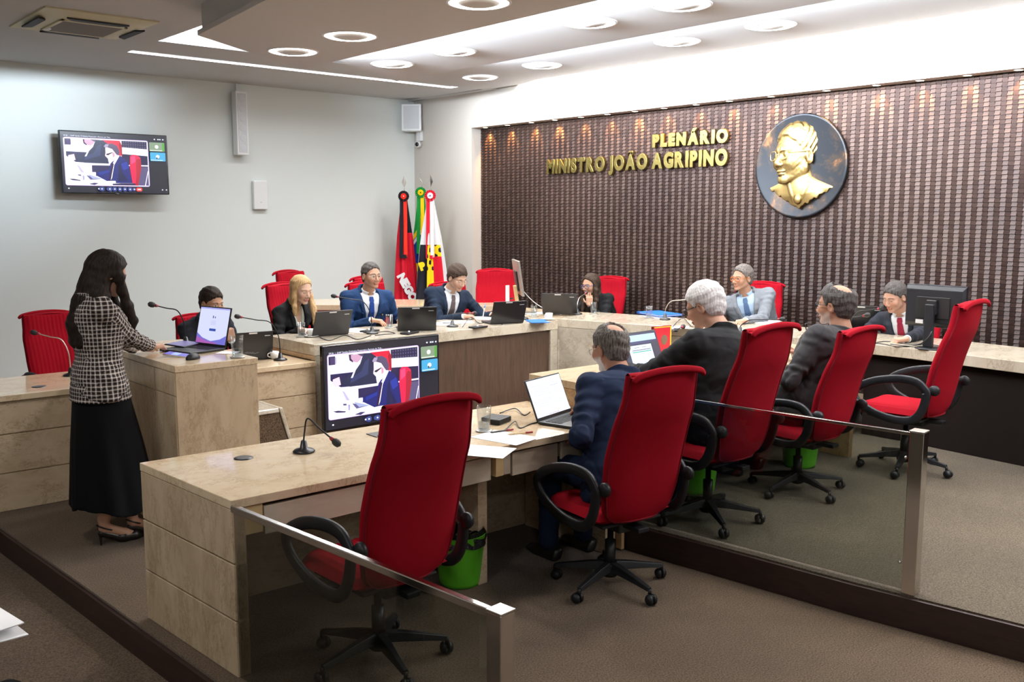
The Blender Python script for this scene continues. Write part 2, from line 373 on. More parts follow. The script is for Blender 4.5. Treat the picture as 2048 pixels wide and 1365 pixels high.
# ---- wall things
def air_conditioner():
    t = empty('air_conditioner', (2.92, 9.07, ZC), 0, 'yellowed four way cassette air conditioner in the ceiling corner', 'air conditioner')
    s_ = .47; sy = .55
    mb = MB()
    def fr(u0, v0, u1, v1, z0, z1): mb.box(min(u0, u1), max(u0, u1), min(v0, v1), max(v0, v1), z0, z1)
    MB().grid(lambda u, v: (s_*(2*u-1), sy*(2*v-1), -.012-.03*(1-abs(2*u-1)**6)*(1-abs(2*v-1)**6)), 24, 24).build('panel', M['ac'], t, True)
    MB().box(-s_, s_, -sy, sy, -.013, -.001).build('panel_edge', M['ac'], t)
    MB().box(-.25, .25, -.27, .27, -.052, -.038).build('grille', M['acd'], t, bevel=.004)
    m2 = MB(); m2.box(-.28, .28, -.30, -.27, -.054, -.036); m2.box(-.28, .28, .27, .30, -.054, -.036); m2.box(-.28, -.25, -.3, .3, -.054, -.036); m2.box(.25, .28, -.3, .3, -.054, -.036)
    m2.build('grille_frame', M['ac'], t, bevel=.003)
    for k in range(4):
        a = k*PI/2; ex = .36 if k % 2 == 0 else .41
        o = MB().prism([(-.26, -.035), (.26, -.035), (.20, .035), (-.20, .035)], -.052, -.038, Matrix.Rotation(a, 4, 'Z') @ Matrix.Translation((0, -ex, 0))).build('louvre', M['black_m'], t)
    MB().ball((-.25, .20, -.05), (.03, .075, .012)).build('sensor_cover', M['white'], t, True)
    return t
air_conditioner()
def wall_box(name, x0, x1, z0, z1, d, m, label, cat, y=YL):
    return tag(MB().box(x0, x1, y-d, y-.002, z0, z1).build(name, m, None, bevel=.008), label, cat)
t = empty('column_speaker', (5.66, YL, 3.06), 0, 'tall white column speaker high on the left wall', 'speaker')
MB().box(-.085, .075, -.16, -.03, -.38, .43).build('housing', M['white'], t, bevel=.01)
MB().box(-.062, .052, -.166, -.16, -.35, .40).build('grille', M['grille'], t)
for k in range(6): MB().lathe([(.045, 0), (.04, .003), (.012, .001)], n=20, cap=(False, True), Mx=Matrix.Translation((-.005, -.166, -.29+k*.125)) @ Matrix.Rotation(PI/2, 4, 'X')).build('driver', M['grille'], t, True)
MB().box(-.02, .02, -.03, -.001, -.1, .1).build('bracket', M['white'], t)
MB().box(-.008, .008, -.02, -.002, .43, .54).build('cable_duct', M['white'], t)
t = empty('access_point', (5.93, YL, 2.17), 0, 'flat white rectangular wireless box on the left wall below the column speaker', 'wall box')
MB().box(-.10, .10, -.06, -.001, -.19, .19).build('cover', M['white'], t, bevel=.012)
MB().box(-.015, .015, -.062, -.06, -.10, -.09).build('status_mark', M['grille'], t)
t = empty('wall_speaker', (8.30, 11.60, 3.33), R(-45), 'small white loudspeaker high in the corner of the room', 'speaker')
MB().prism([(-.15, -.06), (.15, -.06), (.11, .10), (-.11, .10)], -.20, .19).build('housing', M['white'], t, bevel=.015)
MB().box(-.115, .115, -.066, -.06, -.17, .16).build('grille', M['grille'], t, bevel=.003)
MB().box(-.02, .02, .10, .2, -.03, .03).build('bracket', M['white'], t)
t = empty('security_camera', (XW, 11.63, 2.98), 0, 'white bullet security camera with its junction box on the corner', 'camera')
MB().box(-.05, -.001, -.055, .055, .02, .17).build('junction_box', M['white'], t, bevel=.006)
MB().lathe([(.03, 0), (.042, .02), (.042, .09), (.036, .10)], n=24, Mx=Matrix.Translation((-.03, 0, -.035)) @ Matrix.Rotation(R(-90), 4, 'Y') @ Matrix.Rotation(R(30), 4, 'X')).build('camera_body', M['white'], t, True)
MB().lathe([(.033, .1), (.028, .108), (.001, .108)], n=20, Mx=Matrix.Translation((-.03, 0, -.035)) @ Matrix.Rotation(R(-90), 4, 'Y') @ Matrix.Rotation(R(30), 4, 'X')).build('lens', M['bezel'], t, True)
MB().tube([(-.002, 0, .02), (-.03, 0, .01), (-.04, 0, -.02)], .012).build('arm', M['white'], t, True)
# ---- gold lettering
def text_mesh(s, size, ext, bold=.012, bev=.004):
    cu = bpy.data.curves.new('t', 'FONT'); cu.body = s; cu.size = size; cu.extrude = ext; cu.offset = bold; cu.bevel_depth = bev; cu.bevel_resolution = 1
    o = bpy.data.objects.new('t', cu); col.objects.link(o); bpy.context.view_layer.update()
    dg = bpy.context.evaluated_depsgraph_get(); me = bpy.data.meshes.new_from_object(o.evaluated_get(dg), depsgraph=dg)
    wid = max((v.co.x for v in me.vertices), default=size*.3); bpy.data.objects.remove(o); return me, wid
def lettering(s, y_left, y_right, z0, h, label, name='wall_sign'):
    t = empty(name, (XP-.045, y_left, z0), 0, label, 'sign')
    items = []; x = 0
    for ch in s:
        if ch == ' ': x += h*.36; continue
        me, wd = text_mesh(ch, h*1.38, .016, .012); x0 = min(v.co.x for v in me.vertices)
        items.append((me, x-x0)); x += wd-x0+h*.13
    k = (y_left-y_right)/(x-h*.13)
    for me, xo in items:
        me.transform(Matrix(((0, 0, -1, 0), (-k, 0, 0, -xo*k), (0, 1, 0, 0), (0, 0, 0, 1))))
        bm = bmesh.new(); bm.from_mesh(me); bmesh.ops.recalc_face_normals(bm, faces=bm.faces); bm.to_mesh(me); bm.free()
        o = link('letter', me, M['brass'], t)
    return t
lettering('MINISTRO JOÃO AGRIPINO', 9.04, 6.215, 2.45, .162, 'larger lower line of gold metal letters on the wooden wall')
lettering('PLENÁRIO', 7.27, 6.215, 2.693, .13, 'smaller upper line of gold metal letters on the wooden wall')
# ================================================================= FURNITURE
def courses(mb, a, b, z0, z1, th, zs, gap=.008, dep=.012):
    """a stone face from a to b (plan points), inner side to the left of a->b, with grooves at the heights zs"""
    a = Vector(a); b = Vector(b); d = (b-a).normalized(); n = Vector((-d.y, d.x))
    lv = [z0]+list(zs)+[z1]
    for i in range(len(lv)-1):
        lo = lv[i]+(gap/2 if i else 0); hi = lv[i+1]-(gap/2 if i < len(lv)-2 else 0)
        mb.prism([tuple(a), tuple(b), tuple(b+n*th), tuple(a+n*th)], lo, hi)
    a2 = a+n*dep; b2 = b+n*dep
    mb.prism([tuple(a2), tuple(b2), tuple(b2+n*(th-dep-.001)), tuple(a2+n*(th-dep-.001))], z0+.001, z1-.001)
    return mb
def drawer(parent, x0, x1, y, z0, z1):
    d = MB().box(x0, x1, y, y+.018, z0, z1).build('drawer_front', M['wood_l'], parent, bevel=.002)
    MB().box(x0+.02, x1-.02, y+.018, y+.32, z0+.01, z1-.02).build('drawer_box', M['wood_l'], parent)
# --- near desk (first level)
t = empty('marble_desk', (0, 0, 0), 0, 'near cream marble desk with drawers and the empty red chair in front', 'desk')
MB().prism([(1.538, 4.353), (1.595, 3.512), (3.885, 3.452), (3.885, 4.25)], .722, .76).build('worktop', M['marble_top'], t, bevel=.003)
courses(MB(), (1.540, 4.351), (1.597, 3.514), 0.002, .720, .06, (.245, .49)).build('end_panel', M['marble_v'], t, bevel=.002)
courses(MB(), (3.88, 4.24), (1.61, 4.34), 0.002, .720, .05, (.245, .49)).build('front_panel', M['marble'], t)
MB().box(3.80, 3.88, 3.50, 4.17, 0.002, .720).build('end_panel', M['marble'], t)
MB().box(2.97, 3.03, 3.62, 4.2, 0.002, .720).build('support_panel', M['marble'], t)
drawer(t, 1.74, 2.97, 3.516, .585, .705); drawer(t, 3.10, 3.42, 3.50, .585, .705); drawer(t, 3.45, 3.78, 3.50, .585, .705)
MB().box(1.655, 1.735, 3.52, 3.6, .60, .720).box(2.99, 3.04, 3.50, 3.56, .60, .720).build('bracket', M['ply'], t)
MB().box(3.045, 3.09, 3.505, 3.54, .60, .720).build('socket_plate', M['wood_l'], t)
# --- left desk
t = empty('marble_desk', (0, 0, 0), 0, 'cream marble desk behind the standing woman, running from the left edge to the middle', 'desk')
MB().prism([(-.2, 6.62), (3.714, 6.52), (3.714, 7.28), (-.2, 7.38)], .722, .76).build('worktop', M['marble_top'], t, bevel=.003)
courses(MB(), (-.2, 6.64), (3.712, 6.54), 0.002, .720, .05, (.25, .505)).build('front_panel', M['marble'], t, bevel=.002)
MB().box(3.64, 3.70, 6.6, 7.27, 0.002, .720).build('end_panel', M['marble'], t)
MB().box(-.2, -.14, 6.7, 7.3, 0.002, .720).build('end_panel', M['marble'], t)
# --- lectern
t = empty('marble_lectern', (0, 0, 0), 0, 'tall cream marble lectern block in front of the standing woman', 'lectern')
MB().box(2.10, 2.618, 5.30, 6.46, 1.0, 1.04).build('top_slab', M['marble_top'], t, bevel=.004)
mb = MB(); mb.box(2.104, 2.614, 5.304, 6.46, .003, 1.0); mb.build('front_panel', M['marble_v'], t, bevel=.003)
mb = MB(); mb.box(2.097, 2.104, 5.31, 5.60, .866, .998); mb.box(2.097, 2.104, 5.61, 6.46, .866, .998); mb.box(2.097, 2.104, 5.31, 5.60, .003, .858); mb.box(2.097, 2.104, 5.61, 6.46, .003, .858)
mb.build('side_panel', M['marble_v'], t, bevel=.001)
# --- centre desk
t = empty('marble_desk', (0, 0, 0), 0, 'long centre marble desk with dark wood front, behind the large screen', 'desk')
MB().box(3.718, 6.395, 6.555, 7.34, .80, .89).build('worktop', M['marble_gt'], t, bevel=.003)
MB().box(3.718, 3.80, 6.56, 7.3, .763, .798).box(3.722, 3.80, 6.56, 6.62, 0.165, .798).build('end_panel', M['marble_o'], t)
MB().box(3.722, 3.81, 6.558, 6.61, 0.003, .80).build('corner_post', M['marble_g'], t)
MB().box(6.30, 6.393, 6.558, 6.61, .003, .80).build('corner_post', M['marble_g'], t)
MB().box(3.80, 6.30, 6.585, 6.62, .165, .80).box(3.81, 6.30, 6.58, 6.615, .003, .80).build('wood_front', M['wood'], t)
# --- right desk (bent)
FR = [(6.42, 6.60), (6.76, 5.23), (6.97, 3.70), (6.97, 3.3), (6.89, 2.47), (6.72, 1.5), (6.45, .6)]
BK = [(7.24, .35), (7.47, 1.35), (7.63, 2.40), (7.71, 3.3), (7.71, 3.75), (7.49, 5.38), (7.17, 6.79)]
t = empty('marble_desk', (0, 0, 0), 0, 'long bent marble desk standing along the wooden wall on the right', 'desk')
MB().prism(FR+BK, .82, .90).build('worktop', M['marble_gt'], t, bevel=.003)
mb = MB(); courses(mb, (6.765, 5.23), (6.425, 6.60), .163, .818, -.05, (.385, .615)); courses(mb, (6.975, 3.75), (6.767, 5.228), .163, .818, -.05, (.385, .615))
mb.box(6.40, 6.43, 6.56, 6.60, .003, .7)
mb.build('stone_front', M['marble_g'], t)
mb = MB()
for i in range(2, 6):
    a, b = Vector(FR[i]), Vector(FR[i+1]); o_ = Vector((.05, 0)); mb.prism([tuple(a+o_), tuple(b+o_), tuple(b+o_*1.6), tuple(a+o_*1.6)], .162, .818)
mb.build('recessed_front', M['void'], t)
# --- second row desk (second level), at the right of the near desk
t = empty('marble_desk', (0, 0, 0), 0, 'middle marble desk with honey coloured end, used by the men seated in red chairs', 'desk')
MB().prism([(3.90, 4.25), (3.90, 3.46), (6.30, 3.36), (6.34, 4.15)], .885, .93).build('worktop', M['marble_top'], t, bevel=.003)
MB().box(3.903, 3.96, 3.47, 4.245, .163, .883).box(3.903, 3.926, 3.47, 4.245, .01, .4).build('end_panel', M['marble_o'], t)
courses(MB(), (6.33, 4.14), (3.97, 4.24), .003, .883, .05, (.3, .6)).build('front_panel', M['marble'], t)
MB().box(6.24, 6.29, 3.38, 4.10, .163, .883).build('end_panel', M['marble_o'], t)
drawer(t, 4.02, 4.75, 3.50, .74, .87); drawer(t, 4.85, 5.5, 3.48, .74, .87); drawer(t, 5.55, 6.2, 3.46, .74, .87)
# --- small rear desk across the corner
t = empty('marble_desk', (0, 0, 0), 0, 'rear marble desk across the room corner, in front of the flags', 'desk')
q = [(5.15, 9.70), (5.50, 9.33), (6.97, 7.87), (7.10, 7.95), (7.60, 8.40), (6.0, 10.1)]
MB().prism([(5.10, 9.66), (5.50, 9.30), (6.97, 7.86), (7.52, 8.38), (5.66, 10.22)], .84, .90).build('worktop', M['marble_top'], t, bevel=.003)
MB().prism([(5.14, 9.67), (6.98, 7.90), (7.02, 7.94), (5.18, 9.71)], .163, .838).build('front_panel', M['marble_gt'], t)
MB().prism([(7.40, 8.30), (7.46, 8.36), (5.70, 10.15), (5.64, 10.10)], .163, .5).build('rear_panel', M['marble_g'], t)
# --- railings
t = empty('glass_railing', (1.6, 2.7, 0), 0, 'near glass railing with polished steel top rail and post at the bottom of the picture', 'railing')
t.matrix_world = Matrix.Identity(4)
pa, pb = Vector((1.603, 3.50)), Vector((1.733, 2.01)); dd = (pb-pa).normalized(); an = math.atan2(dd.y, dd.x)
F_ = Matrix.Translation((pa.x, pa.y, 0)) @ Matrix.Rotation(an, 4, 'Z'); ln = (pb-pa).length
MB().box(-.01, ln, -.013, .013, .715, .742, F_).build('top_rail', M['chrome'], t, bevel=.003)
MB().box(.0, ln-.03, -.005, .005, .012, .716, F_).build('glass_pane', M['glass'], t)
MB().box(ln-.03, ln+.03, -.03, .03, .001, .745, F_).build('post', M['chrome'], t, bevel=.003)
MB().box(ln-.032, ln+.032, -.032, .032, .745, .752, F_).build('post_cap', M['steel'], t, bevel=.002)
t = empty('glass_railing', (0, 0, 0), 0, 'farther glass railing on the second level with a square steel post at the right', 'railing')
pa, pb = Vector((4.015, 3.42)), Vector((4.165, 1.917)); dd = (pb-pa).normalized(); an = math.atan2(dd.y, dd.x); ln = (pb-pa).length
F_ = Matrix.Translation((pa.x, pa.y, 0)) @ Matrix.Rotation(an, 4, 'Z')
MB().box(0, ln, -.009, .009, .905, .92, F_).build('top_rail', M['chrome'], t, bevel=.002)
MB().box(.0, ln-.03, -.005, .005, .172, .906, F_).build('glass_pane', M['glass'], t)
MB().box(ln-.032, ln+.032, -.032, .032, .161, .928, F_).build('post', M['chrome'], t, bevel=.003)
MB().box(ln-.034, ln+.034, -.034, .034, .928, .934, F_).build('post_cap', M['steel'], t, bevel=.002)
MB().ball((ln-.05, -.012, .30), .008, Mx=F_).build('glass_clamp', M['chrome'], t, True)
MB().ball((ln-.05, -.012, .80), .008, Mx=F_).build('glass_clamp', M['chrome'], t, True)

# ================================================================= CHAIRS
def interp(t, tab):
    return float(np.interp(t, [a[0] for a in tab], [a[1] for a in tab]))
def chair_proto():
    t = empty('office_chair', (0, 0, 0))
    # backrest: centre line (y,z), half width, corner rounding through width table
    cl = [(-.200, .425), (-.232, .58), (-.262, .75), (-.305, .90), (-.345, 1.01), (-.365, 1.10), (-.375, 1.19)]
    sp = spline([(0, y, z) for y, z in cl], 8)
    zs = [p.z for p in sp]; ys = [p.y for p in sp]
    W = [(0, .150), (.02, .185), (.07, .220), (.16, .244), (.35, .256), (.60, .248), (.76, .232), (.90, .228), (1, .226)]
    def back(s, front):
        def fn(u, v):
            k = v*(len(sp)-1); i = min(int(k), len(sp)-2); f_ = k-i
            y = ys[i]*(1-f_)+ys[i+1]*f_; z = zs[i]*(1-f_)+zs[i+1]*f_
            hw = interp(v, W)*.92; x = (2*u-1)*hw; e = abs(2*u-1)
            th = .045*(1-.55*e**5)*(1-.35*(1-min(1, v/.08))) * (1-.2*max(0, (v-.9)/.1))
            if front:
                rib = .0045*abs(math.sin(PI*x/.032)) if e < .93 else 0
                y2 = y+th+rib-.018*(1-e*e)*0+.015*e*e
            else: y2 = y-th*.72-.012*(1-e*e)+.012*e*e
            return (x, y2, z)
        return fn
    mb = MB(); NU, NV = 60, 40
    mb.grid(back(0, False), 24, NV)
    ob = mb.build('backrest', M['red'], t, True)
    mb = MB(); mb.grid(back(0, True), NU, NV); o = mb.build('front_cushion', M['red'], ob, True)
    # side band joining front and rear, darker piping at the rear edge
    mb = MB()
    for sx in (0, 1):
        mb.grid(lambda a, v, sx=sx: tuple(Vector(back(0, False)(sx, v)).lerp(Vector(back(0, True)(sx, v)), a)+Vector(((2*sx-1)*.008*math.sin(PI*a), 0, 0))), 6, NV)
    mb.grid(lambda a, u: tuple(Vector(back(0, False)(u, 0)).lerp(Vector(back(0, True)(u, 0)), a)+Vector((0, 0, -.012*math.sin(PI*a)))), 6, 24)
    mb.grid(lambda a, u: tuple(Vector(back(0, False)(u, 1)).lerp(Vector(back(0, True)(u, 1)), a)+Vector((0, 0, .01*math.sin(PI*a)))), 6, 24)
    mb.build('side_band', M['red'], ob, True)
    pp = [back(0, False)(0, v/30) for v in range(30, -1, -1)]+[back(0, False)(u/10, 0) for u in range(1, 10)]+[back(0, False)(1, v/30) for v in range(0, 31)]
    MB().tube([(p[0], p[1], p[2]) for p in pp], .0065, 6).build('piping', M['redd'], ob, True)
    # rolled flap along the top
    top = [(-.222, -.416, 1.164), (-.19, -.420, 1.188), (-.10, -.424, 1.204), (0, -.426, 1.209), (.10, -.424, 1.204), (.19, -.420, 1.188), (.222, -.416, 1.164)]
    sp2 = spline(top, 5); rr = [.009+.008*math.sin(PI*i/(len(sp2)-1))**.35 for i in range(len(sp2))]
    MB().tube([tuple(p) for p in sp2], rr, 10, flat=(1, .75), upv=(0, .3, 1)).build('top_roll', M['red'], ob, True)
    mb = MB(); mb.grid(lambda u, v: ((2*u-1)*.210, -.425+v*.09, 1.205-.03*(2*u-1)**2*1.0+.012*math.sin(PI*v)-.006), 20, 6)
    mb.build('top_cover', M['red'], ob, True)
    # seat
    def seat(top_):
        def fn(u, v):
            a = 2*u-1; y = -.185+.45*v; e = abs(a)
            hw = .245*(1-.10*max(0, (v-.8)/.2)**2-.06*(1-min(1, v/.1))); x = a*hw
            z = .475+.012*e*e-.03*max(0, (v-.85)/.15)**2
            rim = (1-e**6)*(1-max(0, (v-.93)/.07)**2)*(1-max(0, (.06-v)/.06)**2)
            if top_: return (x, y, z-.05+.055*rim+.0035*abs(math.sin(PI*x/.032))*(rim > .5))
            return (x, y, z-.05-.03*rim)
        return fn
    mb = MB(); mb.grid(seat(True), 60, 24); mb.grid(seat(False), 30, 12); mb.build('seat', M['red'], t, True)
    MB().box(-.19, .19, -.17, .20, .385, .402).box(-.06, .06, -.14, .12, .33, .39).build('seat_pan', M['black_m'], t, bevel=.01)
    MB().box(-.035, .035, -.255, -.12, .36, .385).build('back_bracket', M['plastic'], t, bevel=.005)
    for sx in (-1, 1):
        x = sx*.285
        lp = [(x, -.235, .615), (x, -.17, .675), (x, -.05, .685), (x, .10, .655), (x, .215, .60), (x, .25, .545), (x, .20, .48), (x, .08, .425), (x, -.06, .405), (x, -.15, .42), (x, -.20, .47), (x, -.225, .54)]
        cl_ = spline(lp+[lp[0]], 6)[:-1]
        MB().tube([tuple(p) for p in cl_], .022, 12, closed=True, flat=(.65, 1.25), upv=(0, -.02, 1) if False else None).build('armrest', M['plastic'], t, True)
        k = MB().lathe([(.034, -.012), (.036, 0), (.030, .014), (.001, .017)], n=20, cap=(True, False), Mx=Matrix.Translation((sx*.268, -.275, .63)) @ Matrix.Rotation(sx*PI/2, 4, 'Y')).build('adjusting_knob', M['plastic'], t, True)
        MB().box(min(x, sx*.1), max(x, sx*.1), -.04, .02, .392, .410).build('arm_bracket', M['black_m'], t)
    MB().lathe([(.028, .10), (.028, .25), (.016, .25), (.016, .36)], n=16).build('gas_column', M['black'], t, True)
    mb = MB(); mb.lathe([(.035, .055), (.048, .07), (.045, .125), (.03, .13)], n=20)
    for k in range(5):
        a = 2*PI*k/5; Mx = Matrix.Rotation(a, 4, 'Z')
        pr = [(.03, .118, .030, .026), (.12, .108, .026, .022), (.22, .092, .020, .015), (.295, .080, .016, .012)]
        vs = []
        for r_, z, hw, hh in pr: vs += [Mx @ Vector((r_, -hw, z-hh)), Mx @ Vector((r_, hw, z-hh)), Mx @ Vector((r_, hw*.6, z+hh*.7)), Mx @ Vector((r_, -hw*.6, z+hh*.7))]
        mb.add(vs, [(4*i+j, 4*i+(j+1) % 4, 4*i+4+(j+1) % 4, 4*i+4+j) for i in range(3) for j in range(4)]+[(12, 13, 14, 15)])
    mb.build('star_base', M['plastic'], t, bevel=.003)
    for k in range(5):
        a = 2*PI*k/5; Mx = Matrix.Rotation(a, 4, 'Z') @ Matrix.Translation((.295, 0, 0)) @ Matrix.Rotation(1.1+k*1.7, 4, 'Z')
        mb = MB(); mb.lathe([(.009, .05), (.009, .078)], n=10, Mx=Mx)
        for s_ in (-1, 1):
            mb.lathe([(.022, .004), (.0275, .008), (.027, .016), (.019, .026), (.006, .030), (.001, .030)], n=18, cap=(True, False), Mx=Mx @ Matrix.Translation((.012, 0, .0285)) @ Matrix.Rotation(s_*PI/2, 4, 'X'))
        mb.box(-.002, .026, -.004, .004, .03, .052, Mx)
        mb.build('caster', M['plastic'], t, True)
    return t
proto = chair_proto()
CH = []
def chair(x, y, z, facing, label, sz=1.0, baserot=0, group='red swivel chairs'):
    """facing: heading in degrees, 90 = towards +y"""
    o = proto if not CH else copy_tree(proto)
    CH.append(o); o.location = (x, y, z+.001); o.rotation_euler = (0, 0, R(facing-90)); o.scale = (1, 1, sz)
    for c in o.children:
        if c.name.split('.')[0] in ('caster', 'star_base'): c.rotation_euler = (0, 0, R(baserot-(facing-90)))
    tag(o, label, 'chair', group); return o
chair(2.12, 3.26, 0, 92, 'nearest empty red swivel chair, its back towards us, beside the near railing', 1.0, 42)
chair(3.48, 3.17, 0, 82, 'red swivel chair of the man in navy, at the right end of the near desk', .985, 48)
chair(4.32, 3.19, .16, 90, 'red swivel chair of the white haired man, seen from behind', .965, 18)
chair(5.24, 3.18, .16, 91, 'red swivel chair of the balding man in dark grey, seen from behind', .895, 36)
chair(6.24, 2.97, .16, 94, 'empty red swivel chair at the far right with its armrest loop showing', .985, 54)

t = empty('corner_table', (0, 0, 0), 0, 'light wooden corner top joining centre desk and bent desk, under the silver monitor', 'table')
MB().prism([(6.402, 6.64), (7.165, 6.805), (7.02, 7.72), (6.22, 7.72), (6.22, 7.345), (6.402, 7.345)], .85, .888).build('top', M['marble_top'], t, bevel=.002)
MB().box(6.25, 6.95, 7.62, 7.66, .163, .85).build('rear_panel', M['marble_g'], t)
# ================================================================= PEOPLE (smooth surfaces grown from distance fields)
def V3(*a): return np.array(a, dtype=np.float64)
def unit(v): v = np.asarray(v, float); return v/np.linalg.norm(v)
def s_rc(P, a, b, ra, rb):
    ab = b-a; t = np.clip(((P-a) @ ab)/(ab @ ab), 0, 1)
    return np.linalg.norm(P-a-t[:, None]*ab, axis=1)-(ra+(rb-ra)*t)
def s_ell(P, c, r):
    q = P-c; k0 = np.linalg.norm(q/r, axis=1); k1 = np.linalg.norm(q/(np.asarray(r)**2), axis=1)
    return k0*(k0-1)/np.maximum(k1, 1e-9)
def smin(a, b, k):
    h = np.clip(.5+.5*(b-a)/k, 0, 1); return b*(1-h)+a*h-k*h*(1-h)
def smax(a, b, k): return -smin(-a, -b, k)
def surface(f, lo, hi, h):
    lo = np.asarray(lo, float); n = np.ceil((np.asarray(hi)-lo)/h/8).astype(int)*8; B = 8
    G = np.empty(tuple(n), np.float32)
    nb = n//B; ii = np.stack(np.meshgrid(*[np.arange(k) for k in nb], indexing='ij'), -1).reshape(-1, 3)
    cen = lo+(ii*B+(B-1)/2)*h; dc = f(cen)
    act = np.abs(dc) < B*h*1.35+.012
    Gb = G.reshape(nb[0], B, nb[1], B, nb[2], B)
    base = np.sign(dc).reshape(tuple(nb)); Gb[:] = base[:, None, :, None, :, None]
    loc = np.stack(np.meshgrid(*[np.arange(B)]*3, indexing='ij'), -1).reshape(-1, 3)
    ai = ii[act]; CH_ = 600
    for s in range(0, len(ai), CH_):
        q = ai[s:s+CH_]; P = (lo+((q[:, None, :]*B+loc[None])*h)).reshape(-1, 3); d = f(P).reshape(len(q), B, B, B)
        for k in range(len(q)): i, j, l = q[k]; Gb[i, :, j, :, l, :] = d[k]
    S = G < 0; c = np.zeros(tuple(n-1), np.int8)
    offs = [(i, j, k) for i in (0, 1) for j in (0, 1) for k in (0, 1)]
    for i, j, k in offs: c += S[i:n[0]-1+i, j:n[1]-1+j, k:n[2]-1+k]
    A = np.argwhere((c > 0) & (c < 8)); idm = np.full(tuple(n-1), -1, np.int32); idm[A[:, 0], A[:, 1], A[:, 2]] = np.arange(len(A))
    val = {o: G[A[:, 0]+o[0], A[:, 1]+o[1], A[:, 2]+o[2]] for o in offs}
    acc = np.zeros((len(A), 3)); cnt = np.zeros(len(A))
    for o in offs:
        for ax in range(3):
            if o[ax]: continue
            p = list(o); p[ax] = 1; p = tuple(p); v0, v1 = val[o], val[p]; m = (v0 < 0) != (v1 < 0)
            t = np.where(m, v0/np.where(v0-v1 == 0, 1, v0-v1), 0); pt = np.tile(np.array(o, float), (len(A), 1)); pt[:, ax] = t
            acc += pt*m[:, None]; cnt += m
    vs = lo+(A+acc/cnt[:, None])*h; F = []
    for ax in range(3):
        b_, c_ = (ax+1) % 3, (ax+2) % 3; sl0 = [slice(None)]*3; sl1 = [slice(None)]*3; sl0[ax] = slice(0, -1); sl1[ax] = slice(1, None)
        e = np.argwhere(S[tuple(sl0)] != S[tuple(sl1)]); e = e[(e[:, b_] > 0) & (e[:, c_] > 0) & (e[:, b_] < n[b_]-1) & (e[:, c_] < n[c_]-1) & (e[:, ax] < n[ax]-1)]
        def g(db, dc_): q = e.copy(); q[:, b_] -= db; q[:, c_] -= dc_; return idm[q[:, 0], q[:, 1], q[:, 2]]
        q = np.stack([g(1, 1), g(0, 1), g(0, 0), g(1, 0)], 1); ins = S[e[:, 0], e[:, 1], e[:, 2]]
        q[~ins] = q[~ins][:, ::-1]; F.append(q)
    F = np.concatenate(F); F = F[(F >= 0).all(1)]
    return vs, F
def sdf_obj(name, f, lo, hi, h, m, parent, origin, colour=None):
    vs, F = surface(f, lo, hi, h)
    me = bpy.data.meshes.new(name); v2 = (vs-origin).astype(np.float32)
    me.vertices.add(len(v2)); me.vertices.foreach_set('co', v2.ravel()); me.loops.add(len(F)*4); me.loops.foreach_set('vertex_index', F.ravel().astype(np.int32))
    me.polygons.add(len(F)); me.polygons.foreach_set('loop_start', np.arange(len(F), dtype=np.int32)*4); me.update(calc_edges=True); me.validate()
    if colour is not None:
        a = me.attributes.new('Col', 'FLOAT_COLOR', 'POINT'); c = colour(vs); a.data.foreach_set('color', np.concatenate([c, np.ones((len(c), 1))], 1).astype(np.float32).ravel())
    return link(name, me, m, parent, True)
def attr_mat(name, rough, spec=.4, sss=0):
    m = mat(name, (.5, .5, .5), rough, spec=spec); t, N, L, b = nt(m)
    a = N.new('ShaderNodeAttribute'); a.attribute_name = 'Col'; L.new(a.outputs['Color'], b.inputs['Base Color'])
    if sss: b.inputs['Subsurface Weight'].default_value = sss; b.inputs['Subsurface Radius'].default_value = (.01, .004, .002); b.inputs['Subsurface Scale'].default_value = .6
    return m
M['skin'] = attr_mat('skin', .58, .22)
def cloth(name, c, rough=.85, ns=500, st=.3, sheen=.0): return bump(mat(name, (c[0]*.8, c[1]*.8, c[2]*.8), rough, spec=.15, sheen=sheen), ns=ns, strength=st, dist=.001)
def hair_mat(name, c1, c2):
    m = mat(name, c1, .6, spec=.12); t, N, L, b = nt(m); mp = coords(N, L, (1, 1, .12)); n = noise(N, L, mp, 160, 3, .7)
    r = ramp(N, [(.35, c1), (.65, c2)]); L.new(n.outputs['Fac'], r.inputs[0]); L.new(r.outputs[0], b.inputs['Base Color'])
    bp = N.new('ShaderNodeBump'); bp.inputs['Strength'].default_value = .5; bp.inputs['Distance'].default_value = .003
    L.new(n.outputs['Fac'], bp.inputs['Height']); L.new(bp.outputs[0], b.inputs['Normal']); return m
M['suit_navy'] = cloth('navy_suit_cloth', (.012, .022, .055)); M['suit_blue'] = cloth('blue_suit_cloth', (.012, .035, .10))
M['suit_dark'] = cloth('dark_navy_suit_cloth', (.010, .018, .035)); M['suit_black'] = cloth('black_suit_cloth', (.012, .012, .013))
M['suit_grey'] = cloth('light_grey_suit_cloth', (.20, .22, .25)); M['suit_char'] = cloth('charcoal_velvet_cloth', (.030, .028, .030), sheen=.06)
M['suit_deep'] = cloth('near_black_jacket_cloth', (.018, .020, .028))
M['shirt_w'] = cloth('white_shirt_cloth', (.74, .77, .82)); M['shirt_b'] = cloth('pale_blue_shirt_cloth', (.45, .60, .80)); M['blouse'] = cloth('pale_mint_blouse', (.62, .68, .60))
M['tie_blue'] = cloth('royal_blue_tie', (.012, .05, .24), .5); M['tie_grey'] = cloth('brown_grey_tie', (.10, .075, .07), .5); M['tie_lb'] = cloth('slate_blue_tie', (.08, .14, .26), .5); M['tie_red'] = cloth('burgundy_tie', (.22, .01, .03), .5)
M['skirt'] = cloth('black_skirt_cloth', (.004, .004, .005), .9, sheen=0); M['shoe'] = mat('black_leather', (.012, .011, .011), .3)
